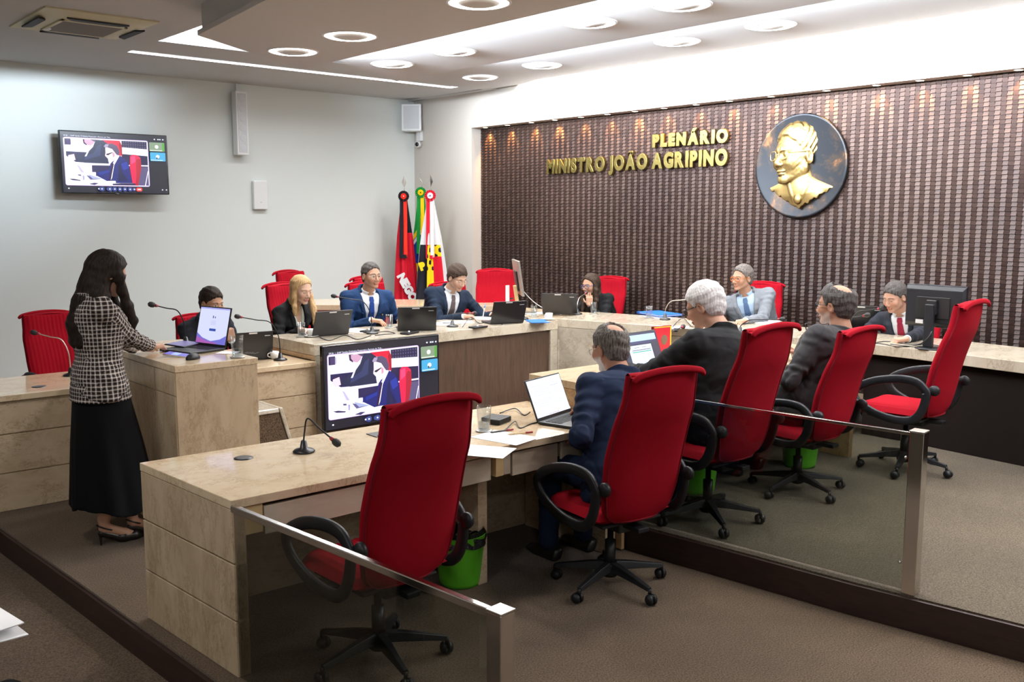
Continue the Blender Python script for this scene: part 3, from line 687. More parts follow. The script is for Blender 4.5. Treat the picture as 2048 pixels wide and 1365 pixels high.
M['hair_blk'] = hair_mat('black_hair', (.008, .006, .005), (.028, .018, .014)); M['hair_br'] = hair_mat('dark_brown_hair', (.016, .010, .007), (.06, .038, .026))
M['hair_bl'] = hair_mat('blonde_hair', (.30, .18, .08), (.52, .36, .19)); M['hair_wh'] = hair_mat('white_hair', (.42, .41, .42), (.72, .71, .71))
M['hair_gr'] = hair_mat('greying_hair', (.045, .038, .034), (.20, .18, .165)); M['hair_dg'] = hair_mat('dark_greying_hair', (.018, .015, .014), (.10, .09, .085))
def tweed():
    m = mat('black_and_cream_check_tweed', (.05, .04, .04), .9, spec=.1); t, N, L, b = nt(m); mp = coords(N, L)
    at_ = N.new('ShaderNodeAttribute'); at_.attribute_name = 'Col'; L.new(at_.outputs['Color'], b.inputs['Base Color']); return m
M['tweed'] = tweed()

def headframe(yaw, pitch, roll=0):
    """yaw: heading in degrees, pitch: degrees looking down"""
    f = V3(math.cos(R(yaw))*math.cos(R(pitch)), math.sin(R(yaw))*math.cos(R(pitch)), -math.sin(R(pitch)))
    r = V3(math.sin(R(yaw)), -math.cos(R(yaw)), 0); u = np.cross(r, f)
    r2 = r*math.cos(R(roll))+u*math.sin(R(roll)); u2 = np.cross(r2, f); return r2, f, u2
def head_sdf(p, w=1.0, female=False, nose=1.0, jaw=1.0):
    p = p.copy(); ax = np.abs(p[:, 0]); q = p.copy(); q[:, 0] = ax
    d = s_ell(p, V3(0, -.018, .030), V3(.076, .096, .086))
    d = smin(d, s_ell(p, V3(0, .028, -.022), V3(.062*jaw, .066, .082)), .03)
    d = smin(d, s_rc(q, V3(.048*jaw, .0, -.058), V3(.014, .066, -.098), .020, .015), .02)
    d = smin(d, s_ell(p, V3(0, .073, -.100), V3(.022, .018, .016)), .015)
    d = smin(d, s_ell(q, V3(.040, .062, -.030), V3(.024, .024, .026)), .02)
    d = smin(d, s_rc(q, V3(.012, .087, .018), V3(.048, .068, .018), .008, .007), .012)
    d = smax(d, -s_ell(q, V3(.033, .103, -.002), V3(.021, .019, .013)), .010)
    d = smin(d, s_rc(p, V3(0, .086, .002), V3(0, .108*nose, -.034), .0075, .0115), .008)
    d = smin(d, s_ell(q, V3(.012, .097, -.041), V3(.009, .012, .008)), .006)
    d = smin(d, s_ell(p, V3(0, .086, -.066), V3(.026, .012, .0065 if not female else .007)), .005)
    d = smin(d, s_ell(p, V3(0, .083, -.077), V3(.021, .012, .0065)), .005)
    d = np.minimum(d, s_ell(q, V3(.032, .077, -.002), V3(.0135, .0125, .0115)))
    e = q-V3(.078, -.012, -.012); c_, s_ = math.cos(.25), math.sin(.25); e2 = np.stack([e[:, 0]-.25*(-e[:, 1])*0, e[:, 1]*c_-e[:, 2]*s_, e[:, 1]*s_+e[:, 2]*c_], 1)
    ear = s_ell(e2, V3(0, 0, 0), V3(.011, .020, .033)); ear = smax(ear, -s_ell(e2, V3(.010, .003, .002), V3(.007, .011, .020)), .004)
    d = smin(d, ear, .006)
    return d
def hash_noise(P, f, seed=0):
    a = P*f+seed
    return (np.sin(a[:, 0]*1.7+1.3*np.sin(a[:, 1]*1.1+a[:, 2]*.7))*np.cos(a[:, 1]*1.9+1.1*np.sin(a[:, 2]*1.3+seed))+np.sin(a[:, 2]*2.3+1.7*np.sin(a[:, 0]*.9)))*.4

def hand_parts(W, hd, pn, thumb, curl=.5, s=1.0):
    hd = unit(hd); pn = unit(pn-hd*np.dot(pn, hd)); sd = np.cross(hd, pn); sd = sd*(1 if np.dot(sd, thumb) > 0 else -1)
    segs = []
    for off, ln, k in ((.031, .070, 0), (.0105, .080, 1), (-.0105, .074, 2), (-.030, .058, 3)):
        p = W+hd*(.084-.004*abs(k-1))*s+sd*off*s; a = .15+.05*k
        for fr, r0, r1 in ((.46, .0092, .0085), (.30, .0085, .0078), (.24, .0078, .0068)):
            a += curl*.75; d = hd*math.cos(a)+pn*math.sin(a)+sd*(off*.9); d = unit(d); q = p+d*ln*fr*s; segs.append((p, q, r0*s, r1*s)); p = q
    p = W+hd*.022*s+sd*.030*s+pn*.006
    d1 = unit(hd*.62+sd*.72+pn*.25); q = p+d1*.042*s; segs.append((p, q, .0125*s, .0100*s)); d2 = unit(hd*.85+sd*.25+pn*(.2+curl*.5)); segs.append((q, q+d2*.032*s, .0100*s, .0078*s))
    return dict(W=W, hd=hd, pn=pn, sd=sd, segs=segs, s=s)
def hand_sdf(P, H):
    q = P-H['W']; s = H['s']; x = q @ H['sd']; y = q @ H['hd']; z = q @ H['pn']
    b = np.stack([np.abs(x)-(.033-.004*(1-np.clip(y/.08, 0, 1)))*s, np.abs(y-.046*s)-.040*s, np.abs(z)-.006*s], 1)
    d = np.linalg.norm(np.maximum(b, 0), axis=1)+np.minimum(b.max(1), 0)-.009*s
    for i, (a, c, r0, r1) in enumerate(H['segs']):
        e = s_rc(P, a, c, r0, r1)
        d = smin(d, e, .006) if i % 3 == 0 or i >= 12 else np.minimum(d, e)
    return d
def ik(S, Wp, l1, l2, pole):
    v = Wp-S; L = np.linalg.norm(v)
    if L > (l1+l2)*.985: v = v*((l1+l2)*.985/L); L = np.linalg.norm(v); Wp = S+v
    a = (l1*l1-l2*l2+L*L)/(2*L); h_ = math.sqrt(max(l1*l1-a*a, 0)); n = v/L; p = pole-n*np.dot(pole, n); p = unit(p)
    return S+n*a+p*h_, Wp
TM = dict(z=[-.16, -.10, 0, .12, .25, .36, .43, .475, .52, .56], a=[.175, .185, .185, .165, .180, .192, .185, .13, .075, .06], b=[.11, .125, .130, .118, .125, .128, .112, .085, .062, .055], c=[0, 0, 0, .012, .012, .006, -.004, -.01, -.008, 0])
TF = dict(z=[-.16, -.10, 0, .12, .25, .36, .43, .475, .52, .56], a=[.175, .180, .172, .135, .145, .160, .155, .10, .058, .048], b=[.11, .12, .118, .098, .112, .122, .095, .07, .05, .045], c=[0, 0, 0, .008, .014, .016, -.002, -.01, -.008, 0])

def glasses(pf, origin, hc, fr, s, m, parent, rim=.0018, rx=.027, rz=.019, dark=False):
    r, f, u = fr
    def W(x, y, z): return tuple(hc+(r*x+f*y+u*z)*s-origin)
    mb = MB()
    for sx in (-1, 1):
        loop = []
        for k in range(20):
            a = 2*PI*k/20; c_, s_ = math.cos(a), math.sin(a)
            loop.append(W(sx*.033+math.copysign(abs(c_)**.7, c_)*rx, .104-abs(sx*.033+c_*rx)*.18, math.copysign(abs(s_)**.7, s_)*rz-.004))
        mb.tube(loop, rim, 6, closed=True)
        mb.tube([W(sx*.060, .094, .002), W(sx*.076, .05, .004), W(sx*.082, -.005, .004), W(sx*.080, -.02, -.012)], rim, 6)
    mb.tube([W(-.008, .104, .0), W(0, .107, .003), W(.008, .104, .0)], rim, 6)
    return mb.build('glasses', m, parent, True)

def person(label, base, yaw, pelvis, head, hyaw, hpitch, suit, skin=(.55, .33, .23), hair='short', hairm='hair_br', shirt='shirt_w', tie=None, female=False, hands=None, roll=0,
           s=1.0, bald=0, hth=.012, glass=None, h=.006, knees=None, beard=None, legs=True, seatz=None, open_v=True, elbow_out=.5, gscale=1.0, name='person', extra=None, wide=1.0, hairline=0, drop=0):
    origin = V3(*base); p0 = V3(*pelvis); hc = V3(*head)
    fr = headframe(hyaw, hpitch, roll); hr, hf, hu = fr
    fy = V3(math.cos(R(yaw)), math.sin(R(yaw)), 0)
    nb = hc-hu*.125*s-hf*.030*s
    nb = nb-fy*.02*s
    u = unit(nb-p0); L = np.linalg.norm(nb-p0); sL = L/.53
    r = unit(np.cross(fy, u)); f = np.cross(u, r)
    T = TF if female else TM; k_ = s*wide
    jx = (.152 if female else .176)*k_; jz = .435-drop
    def TL(P): q = P-p0; return np.stack([q @ r, q @ f, (q @ u)/sL], 1)
    def TW(x, y, z): return p0+r*x+f*y+u*(z*sL)
    def td(q, zt=.50):
        a = np.interp(q[:, 2], T['z'], T['a'])*k_; b = np.interp(q[:, 2], T['z'], T['b'])*k_; c = np.interp(q[:, 2], T['z'], T['c'])
        k = np.sqrt((q[:, 0]/a)**2+((q[:, 1]-c)/b)**2); d = (k-1)*np.minimum(a, b)*.92
        return smax(smax(d, q[:, 2]-zt, .03), -q[:, 2]-.15, .03)
    S = [TW(sx*jx, -.005, jz) for sx in (-1, 1)]   # left = -1, right = +1 seen from the person
    l1, l2 = (.285 if female else .305)*s, (.245 if female else .265)*s
    hands = hands or {}
    arms = []; HS = []
    for i, sx in enumerate((-1, 1)):
        hnd = hands.get('L' if sx < 0 else 'R')
        if hnd is None: hnd = dict(w=tuple(p0+fy*.30+r*sx*.16+V3(0, 0, .10)))
        Wp = V3(*hnd['w']); pole = hnd.get('pole'); pole = V3(*pole) if pole is not None else (r*sx*elbow_out-fy*.25+V3(0, 0, -1.0))
        E, Wp = ik(S[i], Wp, l1, l2, pole); arms.append((S[i], E, Wp))
        d = unit(Wp-E); hd = V3(*hnd['dir']) if 'dir' in hnd else unit(d*.6+np.array([d[0], d[1], 0])*.4+V3(0, 0, -.05))
        pn = V3(*hnd.get('palm', (0, 0, -1))); th = -r*sx if 'thumb' not in hnd else V3(*hnd['thumb'])
        HS.append(hand_parts(Wp, hd, pn, th, hnd.get('curl', .35), s*(.92 if female else 1.0)))
    neck_a = nb-u*.02; neck_b = hc-hu*.04*s-hf*.012*s; nr = (.046 if female else .056)*s
    def HL(P): q = (P-hc)/s; return np.stack([q @ hr, q @ hf, q @ hu], 1)
    def body(P):
        d = head_sdf(HL(P), female=female)*s
        d = smin(d, s_rc(P, neck_a, neck_b, nr*1.08, nr), .02)
        q = TL(P); d = smin(d, td(q)+.022, .03)
        for (a, e, w_), H in zip(arms, HS):
            d = smin(d, s_rc(P, a, e, .042*s, .034*s), .02); d = smin(d, s_rc(P, e, w_, .034*s, .025*s), .01); d = smin(d, hand_sdf(P, H), .012)
        return d
    sk = np.array(skin)*V3(.84, .80, .78)
    def colour(P):
        q = HL(P); c = np.tile(sk, (len(P), 1)); ax = np.abs(q[:, 0])
        n = hash_noise(P, 60)*.05; c *= (1+n)[:, None]
        def mixm(m_, col_, a=1.0): c[:] = c*(1-m_[:, None]*a)+np.array(col_)*m_[:, None]*a
        hd_ = (np.linalg.norm(q, axis=1) < .16)
        cheek = np.exp(-(((ax-.042)/.018)**2+((q[:, 2]+.035)/.02)**2))*(q[:, 1] > .03)*hd_; mixm(cheek, sk*np.array([1.08, .75, .72]), .6)
        if beard is not None:
            b_ = np.clip((-.035-q[:, 2]+.35*(q[:, 1]<.03)*0)/.02, 0, 1)*(q[:, 1] > .0)*np.clip((.10-np.abs(q[:, 2]+.075))/.03, 0, 1)*hd_*(~((np.abs(q[:, 2]+.071) < .010) & (ax < .022)))
            mixm(b_, beard[0], beard[1])
        lip = ((ax < .024) & (np.abs(q[:, 2]+.0715) < .0105*(1-(ax/.03)**2)) & (q[:, 1] > .078) & hd_).astype(float); mixm(lip, sk*np.array([.85, .42, .42]) if not female else np.array([.42, .10, .10]), .75)
        brow = (np.abs(q[:, 2]-.0215+.25*np.maximum(ax-.035, 0)) < .0042) & (ax > .013) & (ax < .052) & (q[:, 1] > .055) & hd_; bc = {'hair_wh': (.35, .33, .32), 'hair_bl': (.2, .12, .06)}.get(hairm, (.03, .02, .015)); mixm(brow.astype(float), bc, .85)
        eye = np.linalg.norm((np.stack([ax, q[:, 1], q[:, 2]], 1)-V3(.032, .077, -.002))/V3(.0152, .014, .013), axis=1) < 1.03
        shut = hpitch > 14
        op = (np.abs(q[:, 2]+.002+(.003 if shut else 0)) < (.0018 if shut else .0052)) & eye & hd_
        mixm(op.astype(float), (.55, .53, .5)); iris = op & (np.abs(ax-.032) < .0062); mixm(iris.astype(float), (.025, .015, .01)); lash = eye & hd_ & (np.abs(q[:, 2]-(.0035 if not shut else -.0035)) < .0015); mixm(lash.astype(float), (.03, .02, .02), .8)
        return np.clip(c, 0, 1)
    allp = np.array([hc, p0]+[x for a in arms for x in a]+[sg[1] for H in HS for sg in H['segs']])
    lo = np.minimum(allp.min(0), hc-.16*s)-.12; hi = np.maximum(allp.max(0), hc+.16*s)+.12; lo[2] = p0[2]-.20
    root = sdf_obj(name, body, lo, hi, h, M['skin'], None, origin, colour); root.location = base
    root['label'] = label; root['category'] = 'person'
    # ---- jacket
    sj = 1.0
    def fold(P, q):
        w2 = P+.03*np.stack([np.sin(P[:, 1]*23), np.sin(P[:, 2]*19), np.sin(P[:, 0]*21)], 1); cr = 1-np.abs(hash_noise(w2, 15, 6))*1.6; return .0042*hash_noise(w2, 19, 2)+.0012*hash_noise(w2, 47, 5)+.0050*np.clip(cr-.55, 0, 1)
    def vcut(q):
        w_ = np.clip((q[:, 2]-.13)/.36, 0, 1)**.85*(.078 if not female else .062)*k_+np.where(q[:, 2] < .13, -.004, 0)
        return np.abs(q[:, 0])-w_
    def jacket(P):
        q = TL(P); d0 = td(q, .485)-.012
        for sx in (-1, 1):
            q2 = q*np.array([1, 1, sL]); d0 = smin(d0, s_rc(q2, V3(sx*.045*k_, -.012, (.466-drop*.4)*sL), V3(sx*jx*.97, -.005, jz*sL), .040*s, .053*k_), .035)
        c = vcut(q); lap = np.clip(1-np.abs(c-.022)/.024, 0, 1)*(q[:, 1] > 0)*np.clip((q[:, 2]-.13)/.04, 0, 1)*np.clip((.46-q[:, 2])/.02, 0, 1)
        notch = np.clip(1-np.abs(q[:, 2]-.36-.3*(c-.02))/.006, 0, 1)*(c > .02)
        d0 = d0-np.minimum(lap*2.2, 1)*.0095*(1-notch)
        rr = np.sqrt((q[:, 0]/(.070*k_+.004))**2+((q[:, 1]+.006)/(.066*k_+.004))**2); ring = np.abs(rr-1)*.068-.010; ring = smax(ring, np.abs(q[:, 2]-.492-.018*np.clip(-q[:, 1]/.06, -1, 1))-.022, .008)
        d0 = smin(d0, ring, .012)
        if open_v: d0 = smax(d0, -np.maximum(c, -(q[:, 1]-.015)), .004)
        d0 = smax(d0, s_rc(P, neck_a, neck_b+hu*.05, .0, .0)*-1+(.058 if not female else .050)*s, .006)
        for a, e, w_ in arms:
            fw_ = unit(w_-e); sl = smin(s_rc(P, a, e, .058*k_, .051*s), s_rc(P, e, w_, .051*s, .037*s), .02)
            sl = sl+.0055*np.sin((P @ fw_)*120+2.5*hash_noise(P, 14, 3))*np.exp(-(np.linalg.norm(P-e, axis=1)/.11)**2)+.003*np.sin((P @ unit(e-a))*85+4*hash_noise(P, 11, 7))
            sl = smax(sl, (P-w_) @ fw_+.006, .004); d0 = smin(d0, sl, .028)
        return d0+fold(P, q)
    lj = lo.copy(); lj[2] = p0[2]-.22
    col_j = None
    if suit == 'tweed':
        def col_j(P):
            q = TL(P)
            ok = np.full(len(P), 9.); axx = np.zeros(len(P)); ayy = np.zeros(len(P))
            axx = np.arctan2(q[:, 0], q[:, 1])*.16; ayy = q[:, 2]*sL
            for a, e, w_ in arms:
                d1 = s_rc(P, a, e, .062, .052); d2 = s_rc(P, e, w_, .052, .037); for_arm = np.minimum(d1, d2) < td(q)-.008
                A_, B_ = (a, e); dirv = np.where((d1 < d2)[:, None], unit(e-a), unit(w_-e)); org = np.where((d1 < d2)[:, None], a, e)
                rel = P-org; al0 = (rel*dirv).sum(1); for_arm = for_arm & ((al0 > .05) | (d2 < d1)); al = al0+np.where(d1 < d2, 0, .285); ref = np.cross(dirv, np.array([0.0, 1.0, .3])); ref /= np.linalg.norm(ref, axis=1)[:, None]; ref2 = np.cross(dirv, ref)
                an_ = np.arctan2((rel*ref).sum(1), (rel*ref2).sum(1))*.052
                axx = np.where(for_arm, an_, axx); ayy = np.where(for_arm, al, ayy)
            p_ = .0225
            lx = np.abs((axx/p_) % 1-.5) > .36; ly = np.abs((ayy/p_) % 1-.5) > .36
            c = np.tile(np.array([.022, .016, .016]), (len(P), 1)); c[lx ^ ly] = (.34, .30, .28); c[lx & ly] = (.62, .58, .54); return c
    sdf_obj('jacket', jacket, lj-.03, hi+.03, min(h, .0052) if suit != 'tweed' else .0042, M[suit], root, origin, col_j)
    # ---- shirt with collar and cuffs
    def shirtf(P):
        q = TL(P); d0 = td(q, .49)+(.003 if not female else .004); d0 = smax(d0, -(q[:, 2]-.02), .005)
        if not female:
            rr = np.sqrt((q[:, 0]/(.062*s))**2+((q[:, 1]-.002)/(.060*s))**2); zz = q[:, 2]*sL-.505*sL; ring = np.abs(rr-1+zz*1.2)*.060-.005; ring = smax(ring, np.abs(zz+.004)-.018, .004)
            ring = smax(ring, -np.maximum(np.abs(q[:, 0])-.012-np.clip(-(zz-.022), 0, .1)*.5, -q[:, 1]), .003); d0 = smin(d0, ring, .004)
        else: d0 = smax(d0, -np.maximum(np.abs(q[:, 0])-np.clip((q[:, 2]-.33)/.15, 0, 1)*.055, -q[:, 1]), .004)
        return d0
    if not female:
        for (a, e, w_) in arms:
            def cuff(P, e=e, w_=w_): fw_ = unit(w_-e); cf = s_rc(P, e, w_+fw_*.03, .036*s, .031*s); return smax(smax(cf, (P-w_) @ fw_-.010, .003), -((P-w_) @ fw_+.05), .003)
            sdf_obj('shirt_cuff', cuff, w_-.12, w_+.12, .006, M[shirt], root, origin)
    if open_v or not female: sdf_obj('shirt' if not female else 'blouse', shirtf, lj, hi, max(h, .006), M[shirt], root, origin)
    if tie:
        def tief(P):
            q = TL(P); t0 = td(q, .52); d0 = np.abs(t0+.001-.004*(q[:, 2] > .44))-.006; w_ = np.interp(q[:, 2], [0, .12, .43, .445, .455, .49], [.048, .046, .024, .019, .025, .018])*s
            d0 = smax(d0, np.abs(q[:, 0])-w_, .004); d0 = smax(d0, -q[:, 1], .004); d0 = smax(d0, q[:, 2]-.485, .004); return smax(d0, -(q[:, 2]-.04), .003)
        sdf_obj('tie', tief, p0-.35, p0+V3(.35, .35, .75), .005, M[tie], root, origin)
    # ---- trousers and shoes
    if legs:
        hips = [TW(sx*.088*k_, 0, -.03) for sx in (-1, 1)]; fl = base[2]
        kn = knees or [p0+fy*.43*s+r*sx*.13-V3(0, 0, p0[2]-fl-.50) for sx in (-1, 1)]
        kn = [V3(*k) for k in kn]; an_ = [V3(k[0], k[1], fl+.10)+fy*.02 for k in kn]
        def trous(P):
            q = TL(P); d0 = td(q, .10)-.004
            d1 = 9
            for hp, k, a in zip(hips, kn, an_):
                e = smin(s_rc(P, hp, k, .092*s, .066*s), s_rc(P, k, a, .066*s, .050*s), .02); e = smax(e, -(P[:, 2]-fl-.055), .004); d1 = np.minimum(d1, e) if not np.isscalar(d1) else e
            return smin(d0, d1, .02)+.003*hash_noise(P, 34, 9)
        lo2 = np.minimum(np.min(kn+an_, 0), p0)-.2; hi2 = np.maximum(np.max(kn+an_, 0), p0)+.2; lo2[2] = fl+.0
        sdf_obj('trousers', trous, lo2, hi2, .011, M[suit if suit != 'tweed' else 'skirt'], root, origin)
        for a in an_:
            def shoef(P, a=a):
                q = P-V3(a[0], a[1], fl); y = q @ fy; x = q @ r; z = q[:, 2]
                hh = np.interp(y, [-.08, 0, .08, .17, .20], [.075, .085, .06, .045, .03]); ww = np.interp(y, [-.08, 0, .10, .17, .20], [.030, .034, .046, .036, .018])
                return smax(smax(np.abs(x)-ww, np.abs(z-hh/2)-hh/2+.003, .02), np.abs(y-.06)-.14, .02)
            sdf_obj('shoe', shoef, V3(a[0]-.28, a[1]-.28, fl-.01), V3(a[0]+.28, a[1]+.28, fl+.12), .008, M['shoe'], root, origin)
    # ---- hair
    if hair == 'short':
        def hairf(P):
            q = HL(P); d0 = s_ell(q, V3(0, -.020, .032), V3(.078+hth*.8, .098+hth, .088+hth*1.3))
            d0 = smin(d0, s_ell(q, V3(0, -.055, -.03), V3(.062+hth*.5, .052+hth*.6, .06)), .02)
            ax = np.abs(q[:, 0])
            zl = np.interp(q[:, 1], [-.2, -.06, -.035, -.022, .004, .018, .030, .060, .072, .1], [-.085, -.080, -.052, .018, .022, -.005, .020, .048+hairline, .068+hairline, .085+hairline])
            d0 = smax(d0, zl-q[:, 2]-.004*np.sin(ax*260), .006)
            if bald: d0 = smax(d0, -s_ell(q, V3(0, -.030+bald.get('y', 0), bald.get('z', .125)), V3(bald['rx'], bald['ry'], bald.get('rz', .05))), .008)
            if bald and bald.get('front'): d0 = smax(d0, -s_ell(q, V3(0, .06, .10), V3(.055, .085, .07)), .01)
            st = np.sin(np.arctan2(q[:, 0], q[:, 1]+.02)*34+q[:, 2]*26+3*np.sin(q[:, 2]*40))
            return (d0+.0008*st+.0035*hash_noise(q*V3(1, .6, 1), 60, 1)+.0010*hash_noise(q, 170, 1))*s
        sdf_obj('hair', hairf, hc-.16, hc+.17, .0042, M[hairm], root, origin)
    elif callable(hair):
        lo3, hi3, fn = hair(hc, fr, HL, TW)
        sdf_obj('hair', lambda P: fn(P), lo3, hi3, .0055, M[hairm], root, origin)
    if glass: glasses(None, origin, hc, fr, s*gscale, glass[0], root, glass[1])
    if extra: extra(root, origin, TW, td, fr, hc)
    return root
def long_hair(locks, cap=.014, part=True, cover=True):
    def mk(hc, fr, HL, TW):
        hr, hf, hu = fr
        ff = unit(hf*V3(1, 1, 0)); zz = V3(0, 0, 1)
        def HW(p): return hc+hr*p[0]+ff*p[1]+zz*p[2]
        LK = [([HW(a) if len(a) == 3 else TW(*a[:3]) for a in pts], rad) for pts, rad in locks]
        def fn(P):
            q = HL(P); d0 = s_ell(q, V3(0, -.020, .030), V3(.080+cap, .100+cap, .090+cap))
            ax = np.abs(q[:, 0]); zl = np.interp(q[:, 1], [-.2, .0, .03, .055, .075, .11], [-.11, -.11, .02, .060, .082, .10]); d0 = smax(d0, zl-q[:, 2], .008)
            for pts, rad in LK:
                for i in range(len(pts)-1): d0 = smin(d0, s_rc(P, pts[i], pts[i+1], rad[i], rad[i+1]), .022)
            face = s_ell(q, V3(.006, .088, -.014), V3(.050, .056, .098)); d0 = smax(d0, -face, .008)
            st = np.sin(np.arctan2(q[:, 0], q[:, 1]+.03)*30+4*np.sin(q[:, 2]*14)+q[:, 2]*6)
            return d0+.0014*st+.003*hash_noise(P, 50, 3)
        al = np.array([p for pts, _ in LK for p in pts]+[hc]); return al.min(0)-.15, al.max(0)+.15, fn
    return mk
GM = mat('thin_metal_frame', (.45, .42, .38), .25, 1); GB = mat('black_acetate_frame', (.01, .01, .012), .2); GT = mat('amber_acetate_frame', (.45, .12, .015), .25); GN = mat('navy_acetate_frame', (.03, .04, .16), .25)
def pin(x, z):
    def ex(root, origin, TW, td, fr, hc):
        for dy in np.linspace(.08, .22, 57):
            p = TW(x, dy, z); 
            if td(np.array([[x, dy, z]]))[0] > .019: break
        MB().ball(tuple(p-origin), (.008, .008, .010), 8, 6).build('lapel_pin', M['brass'], root, True)
    return ex

# ---- the people at the centre desk (behind it, facing us)
def vec(v): return (v[0], v[1], v[2])
LW = (.50, .30, .21); DK = (.36, .20, .13)
hp = AYp(743, 551, 7.52)
person('man in a blue suit and royal blue tie, sitting upright behind the centre desk', (hp.x, 7.8, .16), 262, (hp.x+.02, 7.80, .72), vec(hp), 268, 3, 'suit_blue', LW, hairm='hair_dg', hth=.007, hairline=.014,
       tie='tie_blue', glass=(GM, .0012), hands={'R': dict(w=(hp.x-.13, 7.33, .945), dir=(.6, -.75, -.1)), 'L': dict(w=(hp.x+.30, 7.38, .945), dir=(-.8, -.4, -.1))}, extra=pin(-.115, .33), wide=1.16)
hp = AYp(915, 556, 7.42)
person('man in a dark suit with a brown grey tie, head bowed, writing with a pen', (hp.x-.02, 7.72, .16), 266, (hp.x-.05, 7.75, .71), vec(hp), 272, 26, 'suit_dark', (.56, .36, .26), hairm='hair_br', hth=.018,
       tie='tie_grey', glass=(GM, .0012), hands={'R': dict(w=(hp.x-.10, 7.20, .925), dir=(.9, -.35, -.1), curl=.4), 'L': dict(w=(hp.x+.28, 7.12, .945), dir=(-.8, -.6, -.15), curl=.9, palm=(-.3, .1, -1))}, extra=pin(-.115, .33), wide=1.14)
hp = AYp(603, 579, 7.42)
blonde = long_hair([([(-.06, -.0, .05), (-.082, .01, -.06), (-.085, .05, -.17), (-.075, .09, -.30), (-.055, .10, -.40)], [.024, .024, .026, .024, .012]), ([(.06, -.0, .05), (.080, .0, -.06), (.083, .0, -.15), (.08, .0, -.22)], [.024, .022, .020, .012]),
                    ([(0, -.08, 0), (0, -.09, -.1), (0, -.10, -.22)], [.05, .055, .035])], cap=.007)
person('woman with long blonde hair in a black blazer, looking down behind the centre desk', (hp.x+.02, 7.72, .16), 276, (hp.x, 7.76, .69), vec(hp), 280, 16, 'suit_black', (.60, .40, .30), hair=blonde, hairm='hair_bl', shirt='blouse', female=True,
       hands={'R': dict(w=(hp.x-.10, 7.28, .925), dir=(.35, -.9, -.1), curl=.5), 'L': dict(w=(hp.x+.26, 7.35, .92))})
hp = AYp(424, 606, 7.45)
person('man with short black hair and black jacket, half hidden behind the lectern laptop', (hp.x, 7.78, 0), 268, (hp.x+.03, 7.8, .56), vec(hp), 285, 12, 'suit_deep', (.42, .25, .17), hairm='hair_blk', hth=.013,
       hands={'R': dict(w=(hp.x-.05, 7.22, .80)), 'L': dict(w=(hp.x+.10, 7.33, .88), dir=(-.2, 0, .9), palm=(0, 1, 0), curl=.9)})
# ---- the people at the right desk (behind it, seen from their right side)
hp = AXp(1181, 570, 7.62)
darkhair = long_hair([([(.055, .0, .05), (.082, .015, -.06), (.085, .02, -.17), (.06, .06, -.33)], [.028, .030, .032, .016]), ([(-.055, .0, .05), (-.082, .0, -.06), (-.085, .0, -.17), (-.08, .0, -.30)], [.028, .03, .03, .016]),
                      ([(0, -.09, 0), (0, -.095, -.12), (0, -.07, -.27)], [.055, .06, .045]), ([(.05, -.06, -.05), (.06, -.05, -.2), (.06, -.02, -.32)], [.045, .045, .028])], cap=.010)
person('woman with long dark hair and dark glasses, chin resting on her hand, black jacket', (7.88, hp.y, .16), 192, (7.92, hp.y-.02, .66), vec(hp), 180, 8, 'suit_black', (.52, .32, .22), hair=darkhair, hairm='hair_br', shirt='suit_black', female=True,
       glass=(GN, .0028), hands={'L': dict(w=(hp.x-.09, hp.y-.075, hp.z-.215), dir=(.05, .10, 1), palm=(.5, .5, 0), curl=.35, pole=(-.3, -.2, -1)), 'R': dict(w=(hp.x-.30, hp.y+.12, .93), dir=(-1, .1, 0))})
hp = AXp(1484, 556, 7.72)
person('man in a light grey suit with amber glasses, speaking beside a microphone', (7.98, hp.y-.04, .16), 200, (8.00, hp.y-.05, .70), vec(hp), 170, 3, 'suit_grey', LW, hairm='hair_gr', hth=.013, hairline=.016,
       shirt='shirt_b', tie='tie_lb', glass=(GT, .0028), hands={'R': dict(w=(hp.x-.38, hp.y+.22, .93), dir=(-.8, .3, -.1)), 'L': dict(w=(hp.x-.30, hp.y-.26, .93))}, extra=pin(-.115, .33), wide=1.16)
hp = AXp(1789, 594, 7.62)
person('man in a black suit with burgundy tie bowed behind the black monitor', (7.92, hp.y, .16), 190, (7.95, hp.y-.03, .70), vec(hp), 168, 20, 'suit_deep', (.50, .30, .22), hairm='hair_dg', hth=.010, tie='tie_red',
       hands={'R': dict(w=(hp.x-.30, hp.y+.30, .93)), 'L': dict(w=(hp.x-.36, hp.y-.30, .93), dir=(-.6, .5, -.1))})
# ---- the three men seated in the red chairs, seen from behind
hp = AYp(1219, 696, 3.48)
hw = AYp(1152, 880, 3.44)
person('man in a navy suit seen from behind, greying hair with a bald crown, metal glasses', (3.54, 3.30, 0), 83, (3.58, 3.18, .56), vec(hp), 84, 14, 'suit_navy', (.47, .25, .17), hairm='hair_gr', hth=.010, bald=dict(rx=.046, ry=.050, rz=.056, y=-.045, z=.108), drop=.035,
       glass=(GM, .0014), beard=((.62, .60, .58), .8), s=1.06, h=.005, hands={'L': dict(w=vec(hw), pole=(-.8, -.6, -.6), dir=(.4, .8, -.3)), 'R': dict(w=(3.80, 3.60, .83), dir=(-.2, .9, -.1))}, wide=1.2)
hp = AYp(1408, 612, 3.44)
person('white haired man in a black suit seen from behind, black glasses, leaning forward', (4.43, 3.30, .16), 88, (4.46, 3.20, .72), vec(hp), 102, 22, 'suit_black', (.58, .34, .25), hairm='hair_wh', hth=.014, glass=(GB, .0026),
       s=1.10, h=.005, hands={'L': dict(w=(4.22, 3.80, .985), dir=(.2, .95, -.1), pole=(-1, -.2, -.8)), 'R': dict(w=(4.75, 3.72, .985))}, wide=1.2, drop=.03)
hp = AYp(1670, 610, 3.14)
